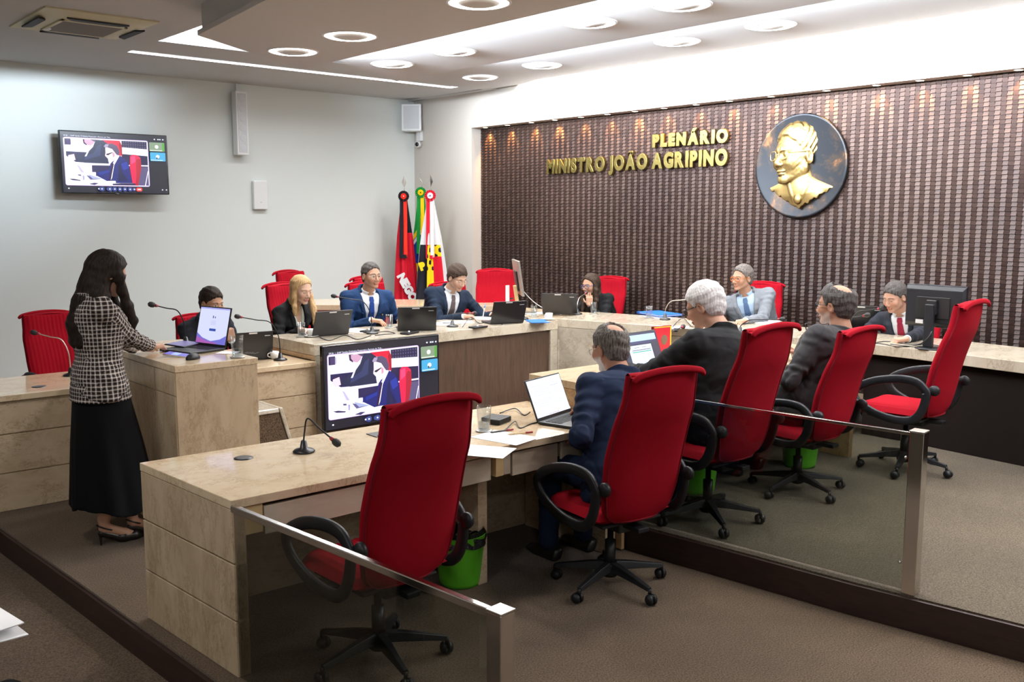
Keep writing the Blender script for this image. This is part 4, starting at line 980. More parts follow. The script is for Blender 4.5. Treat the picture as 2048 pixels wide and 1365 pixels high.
person('balding man in a charcoal velvet jacket seen from behind, grey beard, dark glasses', (5.27, 3.20, .16), 92, (5.38, 3.20, .72), vec(hp), 94, 2, 'suit_char', (.45, .25, .17), hairm='hair_dg', hth=.016, bald=dict(rx=.064, ry=.074, rz=.066, y=-.028, z=.110), hairline=.02, drop=.035,
       glass=(GB, .0024), beard=((.40, .37, .35), .6), s=1.08, h=.005, hands={'L': dict(w=(5.22, 3.42, .96), pole=(-.8, -.5, -.9)), 'R': dict(w=(5.60, 3.45, .985))}, wide=1.22)
# ---- the standing woman
def standing_woman():
    base = V3(1.84, 5.50, 0); hp = AYp(217, 547, 5.56)
    yaw = 0; fy = V3(math.cos(R(yaw)), math.sin(R(yaw)), 0); r = V3(math.sin(R(yaw)), -math.cos(R(yaw)), 0)
    pel = (1.755, 5.545, 1.0)
    locks = [([(0, -.06, .03), (0, -.09, -.06), (0, -.13, -.17), (0, -.17, -.28), (0, -.185, -.37)], [.07, .074, .078, .072, .05]),
             ([(.04, -.05, 0), (.06, -.08, -.13), (.07, -.13, -.26), (.06, -.19, -.38)], [.05, .055, .055, .035]), ([(-.04, -.05, 0), (-.06, -.08, -.13), (-.07, -.13, -.26), (-.05, -.19, -.37)], [.05, .055, .05, .035]),
             ([(.055, .02, .06), (.080, .030, -.02), (.070, .045, -.10), (.055, .075, -.19), (.04, .105, -.28), (.03, .10, -.34)], [.028, .026, .026, .030, .028, .016]),
             ([(-.055, .02, .06), (-.080, .025, -.02), (-.075, .04, -.10), (-.06, .06, -.2)], [.028, .026, .026, .02])]
    wr = AZp(322, 699, 1.09); wr = (wr.x-.02, wr.y-.0, 1.075)
    root = person('standing woman with long black hair, checked tweed jacket and long black skirt, at the lectern', tuple(base), yaw, pel, (hp.x, hp.y, hp.z), 2, 22, 'tweed', (.58, .36, .26),
                  hair=long_hair(locks, cap=.014), hairm='hair_blk', female=True, open_v=False, legs=False, h=.005, s=1.0, wide=1.08,
                  hands={'R': dict(w=wr, dir=(.75, .60, -.06), palm=(0, 0, -1), curl=.12, pole=(-.35, -.35, -1.0)), 'L': dict(w=(wr[0]-.05, wr[1]+.22, 1.085), dir=(.9, .25, -.05), curl=.15, pole=(-.3, .5, -1))})
    o = V3(*base)
    # jacket skirt part, following the hips
    def hem(P):
        q = P-V3(pel[0], pel[1], 0); x = q @ r; y = q @ fy; z = P[:, 2]
        a = np.interp(z, [.84, .95, 1.05, 1.2], [.205, .195, .165, .14]); b = np.interp(z, [.84, .95, 1.05, 1.2], [.165, .150, .120, .10])
        d = (np.sqrt((x/a)**2+((y-.005)/b)**2)-1)*np.minimum(a, b); d = np.maximum(d, -d-.012)+.0025*hash_noise(P, 30, 4); return smax(smax(d, .865-z, .004), z-1.18, .01)
    def colh(P):
        q = P-V3(pel[0], pel[1], 0); x = q @ r; y = q @ fy; p_ = .0225; lx = np.abs((np.arctan2(x, y)*.165/p_) % 1-.5) > .36; ly = np.abs((P[:, 2]/p_) % 1-.5) > .36
        c = np.tile(np.array([.022, .016, .016]), (len(P), 1)); c[lx ^ ly] = (.34, .30, .28); c[lx & ly] = (.62, .58, .54); return c
    sdf_obj('jacket_hem', hem, V3(pel[0]-.3, pel[1]-.3, .84), V3(pel[0]+.3, pel[1]+.3, 1.2), .0042, M['tweed'], root, o, colh)
    def skirt(P):
        z = P[:, 2]; cx = np.interp(z, [.2, 1.0], [.055, 0.0]); q = P-V3(pel[0], pel[1], 0); x = q @ r; y = q @ fy-cx; th = np.arctan2(x, y)
        fl = np.interp(z, [.2, .9], [1, 0]); a = np.interp(z, [.2, .6, .9, 1.05], [.27, .225, .185, .14]); b = np.interp(z, [.2, .6, .9, 1.05], [.235, .19, .145, .11])
        w_ = 1+fl*(.07*np.sin(th*7+.6)+.03*np.sin(th*13+2)); d = (np.sqrt((x/a)**2+(y/b)**2)-w_)*np.minimum(a, b)*.9
        hz = .235+.018*np.sin(th*3)+.01*np.sin(th*7); inner = -d-.012; d = np.maximum(d, np.where(z < .5, inner, d)); return smax(smax(d, hz-z, .005), z-1.06, .01)
    sdf_obj('skirt', skirt, V3(pel[0]-.42, pel[1]-.42, .18), V3(pel[0]+.42, pel[1]+.42, 1.1), .0085, M['skirt'], root, o)
    # lower legs as part of the body surface are joined below the skirt; slingback shoes with thin heels
    for k, (hx, hy, dyaw) in enumerate(((1.715, 5.525, 0), (1.88, 5.53, 6))):
        fd = V3(math.cos(R(yaw+dyaw)), math.sin(R(yaw+dyaw)), 0); rd = V3(fd[1], -fd[0], 0); H = V3(hx, hy, 0)
        def W(a, b, c, fd=fd, rd=rd, H=H): return H+fd*a+rd*b+V3(0, 0, c)
        knee = V3(pel[0]+.03*(k*2-1)*0+.02, pel[1]+(.07 if k else -.07), .50)
        def leg(P, W=W, knee=knee):
            d = s_rc(P, knee, W(.02, 0, .17), .052, .034); d = smin(d, s_rc(P, W(.015, 0, .16), W(.015, 0, .105), .032, .028), .02); d = smin(d, s_rc(P, W(.02, 0, .105), W(.14, 0, .045), .028, .026), .02)
            return smin(d, s_rc(P, W(.14, 0, .04), W(.20, 0, .025), .030, .018), .02)
        me_o = sdf_obj('foot', leg, H-V3(.15, .2, .01), H+V3(.35, .2, .56), .006, M['skin'], root, o, lambda P: np.tile(np.array([.50, .29, .20]), (len(P), 1)))
        def shoe(P, W=W):
            d = s_rc(P, W(.13, 0, .030), W(.19, 0, .022), .037, .030); d = smin(d, s_rc(P, W(.19, 0, .022), W(.245, 0, .012), .030, .008), .02)
            d = smin(d, s_rc(P, W(.0, 0, .078), W(.12, 0, .018), .022, .024), .02); q = P-W(.02, 0, .11); d = smax(d, -s_rc(P, W(-.01, 0, .125), W(.155, 0, .066), .030, .030), .006)
            d = np.minimum(d, s_rc(P, W(-.008, 0, .075), W(-.006, 0, .004), .011, .0045)); d = smax(d, -P[:, 2]+.001, .002); return d
        so = sdf_obj('shoe', shoe, H-V3(.1, .12, .01), H+V3(.3, .12, .15), .0045, M['shoe'], root, o)
        lp = []
        for a in range(24):
            an_ = 2*PI*a/24; lp.append(tuple(W(.020+.045*math.cos(an_), .034*math.sin(an_), .105-.022*math.cos(an_))-o))
        MB().tube(lp, .0045, 6, closed=True).build('strap', M['shoe'], so, True)
    return root
standing_woman()
# ================================================================= FAR CHAIRS
def chair_px(px, py, ax, v, z, facing, label):
    """px, py: middle of the top edge of the backrest; its plane ax = v"""
    p = at(px, py, ax, v); sz = (p.z-z)/1.205; f = Vector((math.cos(R(facing)), math.sin(R(facing)), 0)); o = p+f*.40
    chair(o.x, o.y, z, facing, label, min(1.08, max(.84, sz)), random.uniform(0, 70))
chair_px(93, 625, 1, 8.55, 0, 278, 'empty red swivel chair behind the left marble desk, at the left edge of the picture')
chair_px(394, 634, 1, 8.22, 0, 272, 'red swivel chair of the man half hidden behind the lectern laptop')
chair_px(562, 568, 1, 8.20, .16, 284, 'red swivel chair of the blonde woman behind the centre desk')
chair_px(575, 543, 1, 9.75, .16, 288, 'empty red swivel chair in the rear row, seen above the blonde woman')
chair_px(728, 566, 1, 8.20, .16, 272, 'red swivel chair of the man in the blue suit')
chair_px(731, 555, 1, 8.95, .16, 280, 'empty red swivel chair in the rear row, behind the man in blue')
chair_px(893, 574, 1, 8.15, .16, 266, 'red swivel chair of the man who is writing')
chair_px(990, 540, 0, 7.20, .16, 236, 'empty red swivel chair behind the rear desk, in front of the cladding corner')
chair_px(1224, 558, 0, 8.34, .16, 192, 'red swivel chair of the dark haired woman by the wooden wall')
chair_px(1527, 566, 0, 8.36, .16, 192, 'red swivel chair of the man in the light grey suit')
chair_px(1838, 606, 0, 8.34, .16, 184, 'red swivel chair of the bowed man behind the black monitor')

# ================================================================= SCREENS
_em = {}
def EM(c, s_=1.0):
    k = (c, s_)
    if k not in _em: _em[k] = emis('screen_colour', tuple(pow(x, 2.2) for x in c), s_)
    return _em[k]
class Scr:
    def __init__(s, O, ux, vy, n, gain=1.0): s.O = Vector(O); s.u = Vector(ux); s.v = Vector(vy); s.n = Vector(n); s.mb = MB(); s.ms = []; s.L = 0; s.g = gain
    def P(s, u, v, l): return tuple(s.O+s.u*u+s.v*v+s.n*(.0006+.00025*l))
    def poly(s, c, pts, l=None):
        if l is None: s.L += 1; l = s.L
        m = EM(c, s.g)
        if m not in s.ms: s.ms.append(m)
        s.mb.cur = s.ms.index(m); k = len(pts); ar = sum(pts[i][0]*pts[(i+1) % k][1]-pts[(i+1) % k][0]*pts[i][1] for i in range(k))
        if ar > 0: pts = pts[::-1]
        s.mb.add([s.P(a, b, l) for a, b in pts], [tuple(range(k))])
    def rect(s, c, a, b, d, e, l=None, r_=0):
        if not r_: return s.poly(c, [(a, b), (d, b), (d, e), (a, e)], l)
        asp = s.u.length/s.v.length; pts = []
        for cx, cy, a0 in ((d-r_, b+r_*asp, -90), (d-r_, e-r_*asp, 0), (a+r_, e-r_*asp, 90), (a+r_, b+r_*asp, 180)):
            for k in range(5): an_ = R(a0+k*22.5); pts.append((cx+r_*math.cos(an_), cy+r_*asp*math.sin(an_)))
        s.poly(c, pts, l)
    def disc(s, c, x, y, r_, l=None):
        asp = s.u.length/s.v.length; s.poly(c, [(x+r_*math.cos(2*PI*k/18), y+r_*asp*math.sin(2*PI*k/18)) for k in range(18)], l)
    def text(s, c, x, y, h_, body):
        me, wd = text_mesh(body, 1.0, 0, 0.0, 0); k = h_/.7/1.0; s.L += 1; m = EM(c, s.g)
        if m not in s.ms: s.ms.append(m)
        s.mb.cur = s.ms.index(m); U_ = s.u.normalized(); V_ = s.v.normalized()
        vs = [s.O+s.u*x+s.v*y+U_*(v.co.x*k)-V_*(v.co.y*k)+s.n*(.0006+.00025*s.L) for v in me.vertices]
        s.mb.add(vs, [tuple(p.vertices) for p in me.polygons])
    def build(s, name, parent): return s.mb.build(name, s.ms, parent)
def tv_picture(s):
    def X(x): return (x-120)/1740
    def Y(y): return (y-110)/965
    def pl(c, *xy): s.poly(c, [(X(a), Y(b)) for a, b in xy])
    navy = (.03, .02, .20)
    s.rect((.025, .02, .13), 0.012, .02, .988, .985)
    s.rect((.85, .75, 1), X(180), Y(212), X(1530), Y(952), r_=.018)
    s.rect((.93, .92, 1), X(190), Y(222), X(1520), Y(942), r_=.016)
    pl((.16, .12, .26), (200, 235), (290, 235), (290, 330), (200, 330)); pl((.20, .15, .28), (480, 235), (540, 235), (540, 330), (490, 300))
    pl((.13, .10, .24), (1095, 232), (1508, 232), (1508, 352), (1095, 335))
    for k in range(10):
        for j in range(3): pl((.32, .30, .45), (1120+k*38, 240+j*38), (1138+k*38, 240+j*38), (1138+k*38, 262+j*38), (1120+k*38, 262+j*38))
    for k in range(6): pl((.36, .3, .5), (215+k*14, 245), (222+k*14, 245), (222+k*14, 320), (215+k*14, 320))
    pl((.97, .97, 1), (1090, 335), (1508, 352), (1508, 460), (1090, 440))
    pl((.10, .06, .28), (210, 432), (860, 440), (860, 600), (600, 600), (350, 590), (210, 500))
    pl((.10, .06, .25), (1080, 440), (1508, 460), (1508, 610), (1080, 612))
    pl((.13, .10, .30), (596, 630), (1508, 626), (1508, 935), (596, 935))
    pl((.93, .90, .98), (590, 618), (1512, 606), (1512, 622), (590, 634))
    pl((.33, .30, .45), (1390, 640), (1505, 640), (1500, 935), (1330, 935)); pl((.92, .92, 1), (1500, 700), (1512, 700), (1455, 938), (1440, 938))
    pl((.86, .04, .22), (780, 235), (1060, 235), (1090, 300), (1090, 470), (1040, 470), (1020, 340), (880, 290), (800, 290))
    pl((.62, .02, .16), (1040, 300), (1062, 250), (1092, 310), (1092, 470), (1068, 460))
    # man behind
    pl((.10, .13, .27), (680, 235), (790, 240), (880, 300), (830, 420), (870, 600), (480, 598), (340, 560), (345, 500), (430, 480), (560, 420), (630, 350))
    pl((.17, .21, .38), (700, 330), (760, 300), (740, 480), (480, 560), (500, 500), (640, 440))
    pl((.90, .88, .98), (570, 370), (600, 350), (520, 500), (490, 500)); pl((.78, .60, .72), (500, 236), (668, 236), (640, 300), (590, 330), (540, 320), (500, 280)); pl((.30, .24, .36), (590, 235), (690, 235), (660, 270))
    pl((.95, .80, .85), (240, 490), (330, 470), (350, 560), (270, 580), (235, 540))
    # chair right
    pl((.90, .06, .28), (1215, 470), (1260, 445), (1330, 450), (1385, 490), (1395, 640), (1330, 938), (1240, 938), (1205, 650))
    pl((.66, .02, .18), (1310, 540), (1340, 500), (1392, 520), (1395, 650), (1330, 938), (1280, 938), (1300, 800)); pl((1.0, .25, .45), (1225, 480), (1300, 460), (1300, 560), (1225, 600))
    # table and laptop
    pl((.98, .97, 1), (200, 600), (590, 606), (590, 780), (900, 860), (1280, 905), (1280, 940), (205, 940))
    pl((.72, .68, .86), (360, 628), (400, 650), (470, 755), (420, 745)); pl((.35, .33, .52), (500, 790), (740, 845), (560, 860)); pl((.62, .66, .82), (520, 775), (760, 845), (600, 845))
    pl((.20, .16, .34), (230, 850), (300, 850), (410, 870), (400, 882), (280, 872)); pl((.22, .18, .38), (530, 925), (620, 905), (690, 912), (620, 940)); pl((.3, .26, .45), (370, 780), (420, 785), (420, 805), (375, 800)); pl((.6, .6, .8), (440, 800), (470, 800), (465, 865), (445, 865))
    pl((.18, .12, .30), (1050, 905), (1280, 900), (1280, 938), (910, 938), (905, 915))
    # man in front
    pl((.05, .10, .42), (1050, 470), (1120, 510), (1180, 580), (1200, 700), (1225, 900), (960, 905), (960, 870), (890, 870), (820, 875), (650, 790), (650, 745), (860, 690), (890, 600), (960, 530))
    pl((.12, .20, .60), (1060, 600), (1150, 560), (1185, 660), (1100, 700)); pl((.03, .06, .28), (1020, 640), (1060, 560), (1060, 700), (1160, 860), (1000, 870)); pl((.10, .18, .55), (700, 740), (870, 700), (860, 740), (700, 785))
    pl((.97, .95, 1), (1000, 470), (1045, 470), (950, 620), (905, 820), (880, 860), (880, 800), (930, 590)); pl((.20, .05, .22), (920, 590), (945, 600), (880, 860), (850, 868), (890, 700))
    pl((.97, .86, .92), (820, 330), (960, 310), (1020, 400), (1010, 470), (940, 560), (880, 565), (850, 520), (810, 480), (820, 430))
    pl((.80, .58, .68), (930, 420), (960, 430), (965, 480), (935, 500)); pl((.33, .28, .40), (800, 330), (830, 295), (940, 285), (1010, 320), (1045, 400), (1040, 465), (1000, 460), (960, 410), (930, 370), (850, 345), (800, 350))
    pl((.62, .58, .70), (800, 330), (830, 296), (880, 300), (860, 340), (805, 345)); pl((.12, .08, .2), (830, 450), (930, 420), (932, 428), (860, 470), (832, 465))
    pl((.97, .90, .96), (600, 740), (650, 740), (650, 790), (560, 785), (510, 770)); pl((.95, .85, .92), (840, 880), (900, 870), (910, 905), (830, 915))
    # tiles
    s.rect((.48, .56, .46), X(1540), Y(235), X(1800), Y(378), r_=.008); s.disc((.86, .88, .90), X(1665), Y(305), .018); s.rect((.3, .6, .2), X(1760), Y(240), X(1796), Y(372)); s.rect((.85, .9, .85), X(1550), Y(360), X(1760), Y(370))
    s.rect((.25, .62, .80), X(1548), Y(395), X(1808), Y(535), r_=.008); s.disc((.95, .97, 1), X(1675), Y(465), .018); pl((.10, .10, .16), (1650, 475), (1665, 470), (1680, 500), (1655, 500)); pl((.10, .10, .16), (1686, 500), (1694, 472), (1700, 500)); s.rect((.8, .92, 1), X(1560), Y(514), X(1760), Y(524))
    # bar
    for x in (705, 735, 830, 860, 935, 1018, 1100, 1185, 1252): s.disc((.20, .26, .52), X(x), Y(1000), .021 if x not in (705, 830, 1252) else .016)
    s.rect((.93, .25, .22), X(1286), Y(970), X(1386), Y(1030), r_=.014)
    for x in (680, 730, 855, 935, 1018, 1100, 1185, 1255, 1320, 1335, 1350, 215, 1728, 1795): s.rect((.92, .93, 1), X(x-12), Y(990), X(x+12), Y(1008), r_=.004)
    for x in (1630, 1690, 1722, 1772): s.rect((.9, .92, 1), X(x-12), Y(178), X(x+12), Y(196), r_=.003)
def tv(name, c, wd, hg, yaw, label, tvlift=.05, gain=1.15, mount=.1):
    """local frame: screen faces -y"""
    t = empty(name, c, yaw, label, 'television')
    MB().box(-wd/2, wd/2, 0, .045, 0, hg).build('housing', M['bezel'], t, bevel=.006)
    MB().box(-wd*.25, wd*.25, .045, mount, hg*.25, hg*.7).build('wall_bracket', M['black_m'], t)
    s = Scr((-wd/2, 0, hg), (wd, 0, 0), (0, 0, -hg), (0, -1, 0), gain); tv_picture(s)
    s.text((.9, .92, 1), .034, .095, hg*.020, '09:26  |  2549ª Sessão Ordinária Presencial e Remota do Trib...')
    s.build('picture', t)
    MB().box(-.02, .02, -.003, .02, -.012, .004).build('sensor', M['bezel'], t, bevel=.003)
    return t
tv('television', (4.02, 11.62, 2.155), 1.235, .715, R(-1.5), 'wall mounted television high on the left wall, showing a video call', mount=.19)
tv('television', (4.265, 6.40, .215), 1.13, .68, 0, 'large television standing low in front of the centre desk, showing a video call', mount=.15)
def laptop(loc, yaw, label, w_=.33, d_=.23, open_=108, content=None, m='black', sticker=True, gain=1.3):
    """local frame: hinge along x at y=0, keyboard towards -y, user sits at -y, screen faces -y"""
    t = empty('laptop', loc, yaw, label, 'laptop')
    MB().box(-w_/2, w_/2, -d_, .0, .001, .016).build('base', M[m], t, bevel=.004)
    mb = MB()
    for r_ in range(5):
        for k in range(13): mb.box(-w_*.43+k*w_*.067, -w_*.43+k*w_*.067+w_*.058, -.035-r_*.020-.016, -.035-r_*.020, .016, .0178)
    mb.build('keyboard', M['black_m'], t); MB().box(-.05, .05, -d_+.015, -d_+.075, .0155, .0166).build('touchpad', M['plastic'], t)
    Mx = Matrix.Translation((0, .002, .012)) @ Matrix.Rotation(-R(open_-90), 4, 'X')
    MB().box(-w_/2, w_/2, -.004, .004, .0, d_*.97, Mx).build('lid', M[m], t, bevel=.003)
    O = Mx @ Vector((-w_/2+.008, -.004, d_*.97-.008)); U_ = Mx.to_3x3() @ Vector((w_-.016, 0, 0)); V_ = Mx.to_3x3() @ Vector((0, 0, -(d_*.97-.026))); n = Mx.to_3x3() @ Vector((0, -1, 0))
    s = Scr(O, U_, V_, n, gain); (content or (lambda s: s.rect((.6, .66, .75), 0, 0, 1, 1)))(s); s.build('screen', t)
    if sticker:
        MB().box(-.02, .045, .0041, .005, d_*.90, d_*.945, Mx).build('white_label', M['white'], t)
        MB().box(-w_*.42, -w_*.42+.045, .0041, .005, d_*.80, d_*.825, Mx @ Matrix.Translation((-.0, 0, 0))).build('lid_mark', M['grille'], t)
    return t
def doc(s):
    s.rect((.90, .95, 1), 0, 0, 1, 1); s.rect((.97, .98, 1), .03, .03, .97, .93)
    for k, a in enumerate((.16, .18, .24, .30, .36, .42, .55, .60, .66, .72)): s.rect((.55, .60, .70), .12 if k not in (0,) else .06, a, .88 if k % 4 != 3 else .62, a+.010)
    s.rect((.35, .5, .8), .62, .24, .88, .252); s.rect((.85, .88, .93), 0, .94, 1, 1)
    for k in range(9): s.rect((.3, .45, .75) if k % 2 else (.8, .4, .2), .34+k*.035, .955, .355+k*.035, .985)
def login(s):
    s.rect((.80, .82, .97), 0, 0, 1, 1); s.rect((.62, .62, .88), 0, 0, 1, .04); s.poly((.42, .42, .78), [(0, .72), (.2, .85), (.5, .93), (.8, .86), (1, .74), (1, 1), (0, 1)]); s.poly((.62, .35, .66), [(0, .83), (.35, .93), (.7, .97), (.7, 1), (0, 1)])
    s.rect((.20, .30, .62), .40, .58, .62, .65, r_=.01); s.rect((.2, .2, .35), .46, .22, .49, .29); s.rect((.3, .3, .45), .53, .24, .56, .29)
    for k in range(4): s.rect((.62, .64, .8), .42, .36+k*.035, .6, .368+k*.035)
def sheet(s):
    s.rect((.10, .09, .25), 0, 0, 1, 1); s.rect((.66, .80, .93), 0, .06, .97, .25); s.rect((.14, .14, .35), 0, .27, 1, .33); s.rect((.84, .93, .98), .13, .37, .78, .98); s.rect((.16, .14, .22), .80, .30, 1, .97)
    s.rect((.45, .45, .55), .2, .50, .74, .53); s.rect((.25, .62, .58), .2, .555, .74, .585); s.rect((.3, .3, .4), .28, .43, .42, .445); s.rect((.3, .3, .4), .5, .43, .62, .445)
    for k in range(9):
        s.rect((.45, .52, .62), .44, .63+k*.035, .50, .637+k*.035); s.rect((.45, .52, .62), .60, .63+k*.035, .72, .637+k*.035)
    s.rect((.08, .12, .3), .4, .93, .58, .955)
p = AZp(420, 697, 1.041); laptop((p.x, p.y, 1.041), R(-76), 'open laptop on the marble lectern showing a pale login page', w_=.31, d_=.27, gain=.95, content=login, sticker=False, open_=104)
p = AZp(1110, 838, .761); laptop((p.x, p.y, .761), R(14), 'open laptop with a text document on the near desk', w_=.36, d_=.245, content=doc, sticker=False, open_=112)
p = AZp(1300, 742, .931); laptop((p.x, p.y+.02, .931), R(2), 'open laptop with a spreadsheet in front of the white haired man', w_=.36, d_=.25, content=sheet, sticker=False, open_=112)
for px, py, yaw, lab, z in ((661, 672, 176, 'black laptop seen from behind, in front of the blonde woman', .891), (834, 662, 148, 'black laptop seen from behind, between the two men in suits', .891),
                            (1014, 648, 162, 'black laptop seen from behind, at the right of the man writing', .891)):
    p = AZp(px, py, z); laptop((p.x, p.y, z), R(yaw), lab, open_=112, w_=.34)
p = AZp(508, 721, .761); laptop((p.x, p.y, .761), R(172), 'black laptop seen from behind, on the left desk beside the lectern', w_=.30, open_=100)
p = AZp(1120, 629, .901); laptop((p.x, p.y, .901), R(128), 'black laptop seen from behind, in front of the dark haired woman', w_=.36, open_=112)
p = AZp(1728, 660, .901); laptop((p.x, p.y, .901), R(105), 'black laptop half hidden behind the balding man', w_=.34, open_=112)

# black monitor on the right desk, its back to us
def monitor():
    t = empty('computer_monitor', (7.12, 3.20, .901), R(-90), 'large black computer monitor seen from behind on the right desk', 'monitor')
    # local: -y is the screen side; after rotation the rear (+y local) looks to -x?  rear must face the camera
    mb = MB()
    def tap(y0, y1, k, z0, z1):
        vs = []
        for y, kk in ((y0, 1), (y1, k)):
            for x, z in ((-.235*kk, z0 if kk == 1 else z0+.03), (.235*kk, z0 if kk == 1 else z0+.03), (.235*kk, z1 if kk == 1 else z1-.03), (-.235*kk, z1 if kk == 1 else z1-.03)): vs.append((x, y, z))
        mb.add(vs, [(0, 1, 2, 3), (7, 6, 5, 4), (0, 4, 5, 1), (1, 5, 6, 2), (2, 6, 7, 3), (3, 7, 4, 0)])
    tap(-.02, -.052, .93, .165, .475); mb.build('rear_shell', M['plastic'], t, bevel=.004)
    MB().box(-.237, .237, -.021, .0, .160, .480).build('screen_frame', M['bezel'], t, bevel=.003)
    MB().box(-.13, .13, -.058, -.052, .23, .39).build('rear_panel', M['black'], t, bevel=.003)
    MB().box(-.04, .04, -.085, -.056, .26, .37).build('stand_joint', M['black'], t, bevel=.006)
    MB().box(-.035, .035, -.115, -.075, .012, .34).build('stand_column', M['plastic'], t, bevel=.008)
    MB().lathe([(.11, 0.0), (.11, .006), (.09, .012), (.03, .014)], c=(0, -.06, 0), n=32).build('stand_foot', M['plastic'], t, True)
    MB().box(-.13, -.07, -.060, -.058, .185, .215).build('white_label', M['white'], t)
    MB().tube([tuple(p) for p in spline([(.02, -.07, .20), (.03, -.12, .12), (-.02, -.14, .05), (-.12, -.12, .012), (-.3, -.10, .006)], 6)], .004, 6).build('cable', M['black'], t, True)
    MB().box(.13, .165, -.075, -.05, .10, .17).tube([(.147, -.06, .11), (.15, -.10, .05), (.12, -.12, .01)], .003, 6).build('video_plug', M['blue'], t)
    return t
mo = monitor(); mo.rotation_euler = (0, 0, R(90+180)); mo.rotation_euler = (0, 0, R(-90-4))
# thin white monitor seen from its edge
p = AZp(1046, 627, .889); t = empty('computer_monitor', (p.x, p.y, .889), 0, 'thin silver monitor seen edge on, on a tan stand at the corner of the desks', 'monitor')
Mx = Matrix.Rotation(R(235), 4, 'Z') @ Matrix.Rotation(R(8), 4, 'X')
MB().box(-.27, .27, -.012, .012, .20, .56, Mx).build('screen_frame', M['steel'], t, bevel=.004)
MB().box(-.262, .262, .012, .0135, .21, .55, Mx).build('screen_glass', M['bezel'], t)
MB().box(-.09, .09, -.028, -.012, .24, .45, Mx).build('rear_panel', M['black'], t, bevel=.004)
MB().box(-.05, .05, -.06, -.03, .004, .30, Mx).build('stand_column', M['ply'], t, bevel=.004)
MB().box(-.12, .12, -.14, .06, .001, .010, Matrix.Rotation(R(57), 4, 'Z')).build('stand_foot', M['steel'], t, bevel=.004)
MB().tube([tuple(p) for p in spline([(.0, .06, .28), (.1, -.05, .12), (.16, -.25, .02), (.15, -.42, .006)], 6)], .004, 6).build('cable', M['grille'], t, True)
p = AZp(1015, 632, .889); t = empty('white_panel', (p.x, p.y, .889), R(20), 'narrow upright white panel on the desk in front of the empty red chair', 'panel')
MB().box(-.025, .025, -.01, .01, .012, .31).build('panel', M['white'], t, bevel=.003); MB().box(-.05, .05, -.05, .05, .0, .012).build('foot', M['white'], t, bevel=.003); MB().tube([(.02, 0, .17), (.12, .0, .17)], .008).build('hinge_arm', M['black'], t, True)

# ================================================================= SMALL THINGS ON THE DESKS
def tumbler(x, y, z, label, h_=.125, r_=.034, fill=.45, group='water glasses'):
    t = empty('drinking_glass', (x, y, z), 0, label, 'glass', group)
    MB().lathe([(r_*.80, 0), (r_, h_), (r_-.0022, h_), (r_*.80-.003, .012), (.001, .010)], n=28, cap=(True, False)).build('glass_body', M['tumbler'], t, True)
    MB().lathe([(r_*.78-.004, .013), (r_*(.80+.20*fill)-.004, h_*fill), (.001, h_*fill)], n=24, cap=(True, False)).build('water', M['water'], t, True)
    MB().lathe([(.043, 0), (.046, .003), (.044, .005), (.02, .004)], c=(0, 0, -.0005), n=28).build('coaster', M['steel'], t, True)
    return t
for px, py, z, lab, f_ in ((603, 674, .892, 'glass of water in front of the blonde woman', .55), (779, 656, .892, 'glass of water in front of the man in the blue suit', .5), (1068, 634, .892, 'glass of water at the right end of the centre desk', .45),
                           (1187, 628, .902, 'glass of water in front of the dark haired woman', .4), (1298, 637, .902, 'glass of water beside the blue folder', .55), (475, 715, 1.042, 'half full tumbler on the marble lectern', .4),
                           (968, 862, .762, 'tumbler on the near desk beside the nearest red chair', .35), (1338, 742, .932, 'tumbler beside the spreadsheet laptop', .5), (1628, 692, .932, 'tumbler in front of the balding man', .4)):
    p = AZp(px, py, z); big = px in (475, 968, 1338); tumbler(p.x, p.y, z, lab, .135 if big else .12, .040 if big else .035, f_)
def cup(x, y, z, label, sauc=True):
    t = empty('coffee_cup', (x, y, z), 0, label, 'cup', 'white coffee cups')
    b_ = .006 if sauc else 0
    MB().lathe([(.020, b_), (.030, b_+.01), (.037, b_+.06), (.0345, b_+.06), (.028, b_+.014), (.001, b_+.010)], n=28, cap=(True, False)).build('bowl', M['china'], t, True)
    MB().tube([tuple(p) for p in spline([(-.035, 0, b_+.05), (-.055, 0, b_+.045), (-.056, 0, b_+.025), (-.032, 0, b_+.015)], 5)], .004, 8).build('handle', M['china'], t, True)
    if sauc: MB().lathe([(.03, 0), (.062, .010), (.060, .012), (.03, .005)], n=32).build('saucer', M['china'], t, True)
for px, py, z, lab, s_ in ((623, 674, .891, 'white coffee cup and saucer in front of the blonde woman', 1), (1098, 640, .891, 'white coffee cup and saucer at the end of the centre desk', 1), (549, 718, .761, 'white cup without saucer on the left desk', 0)):
    p = AZp(px, py, z); cup(p.x, p.y, z, lab, bool(s_))
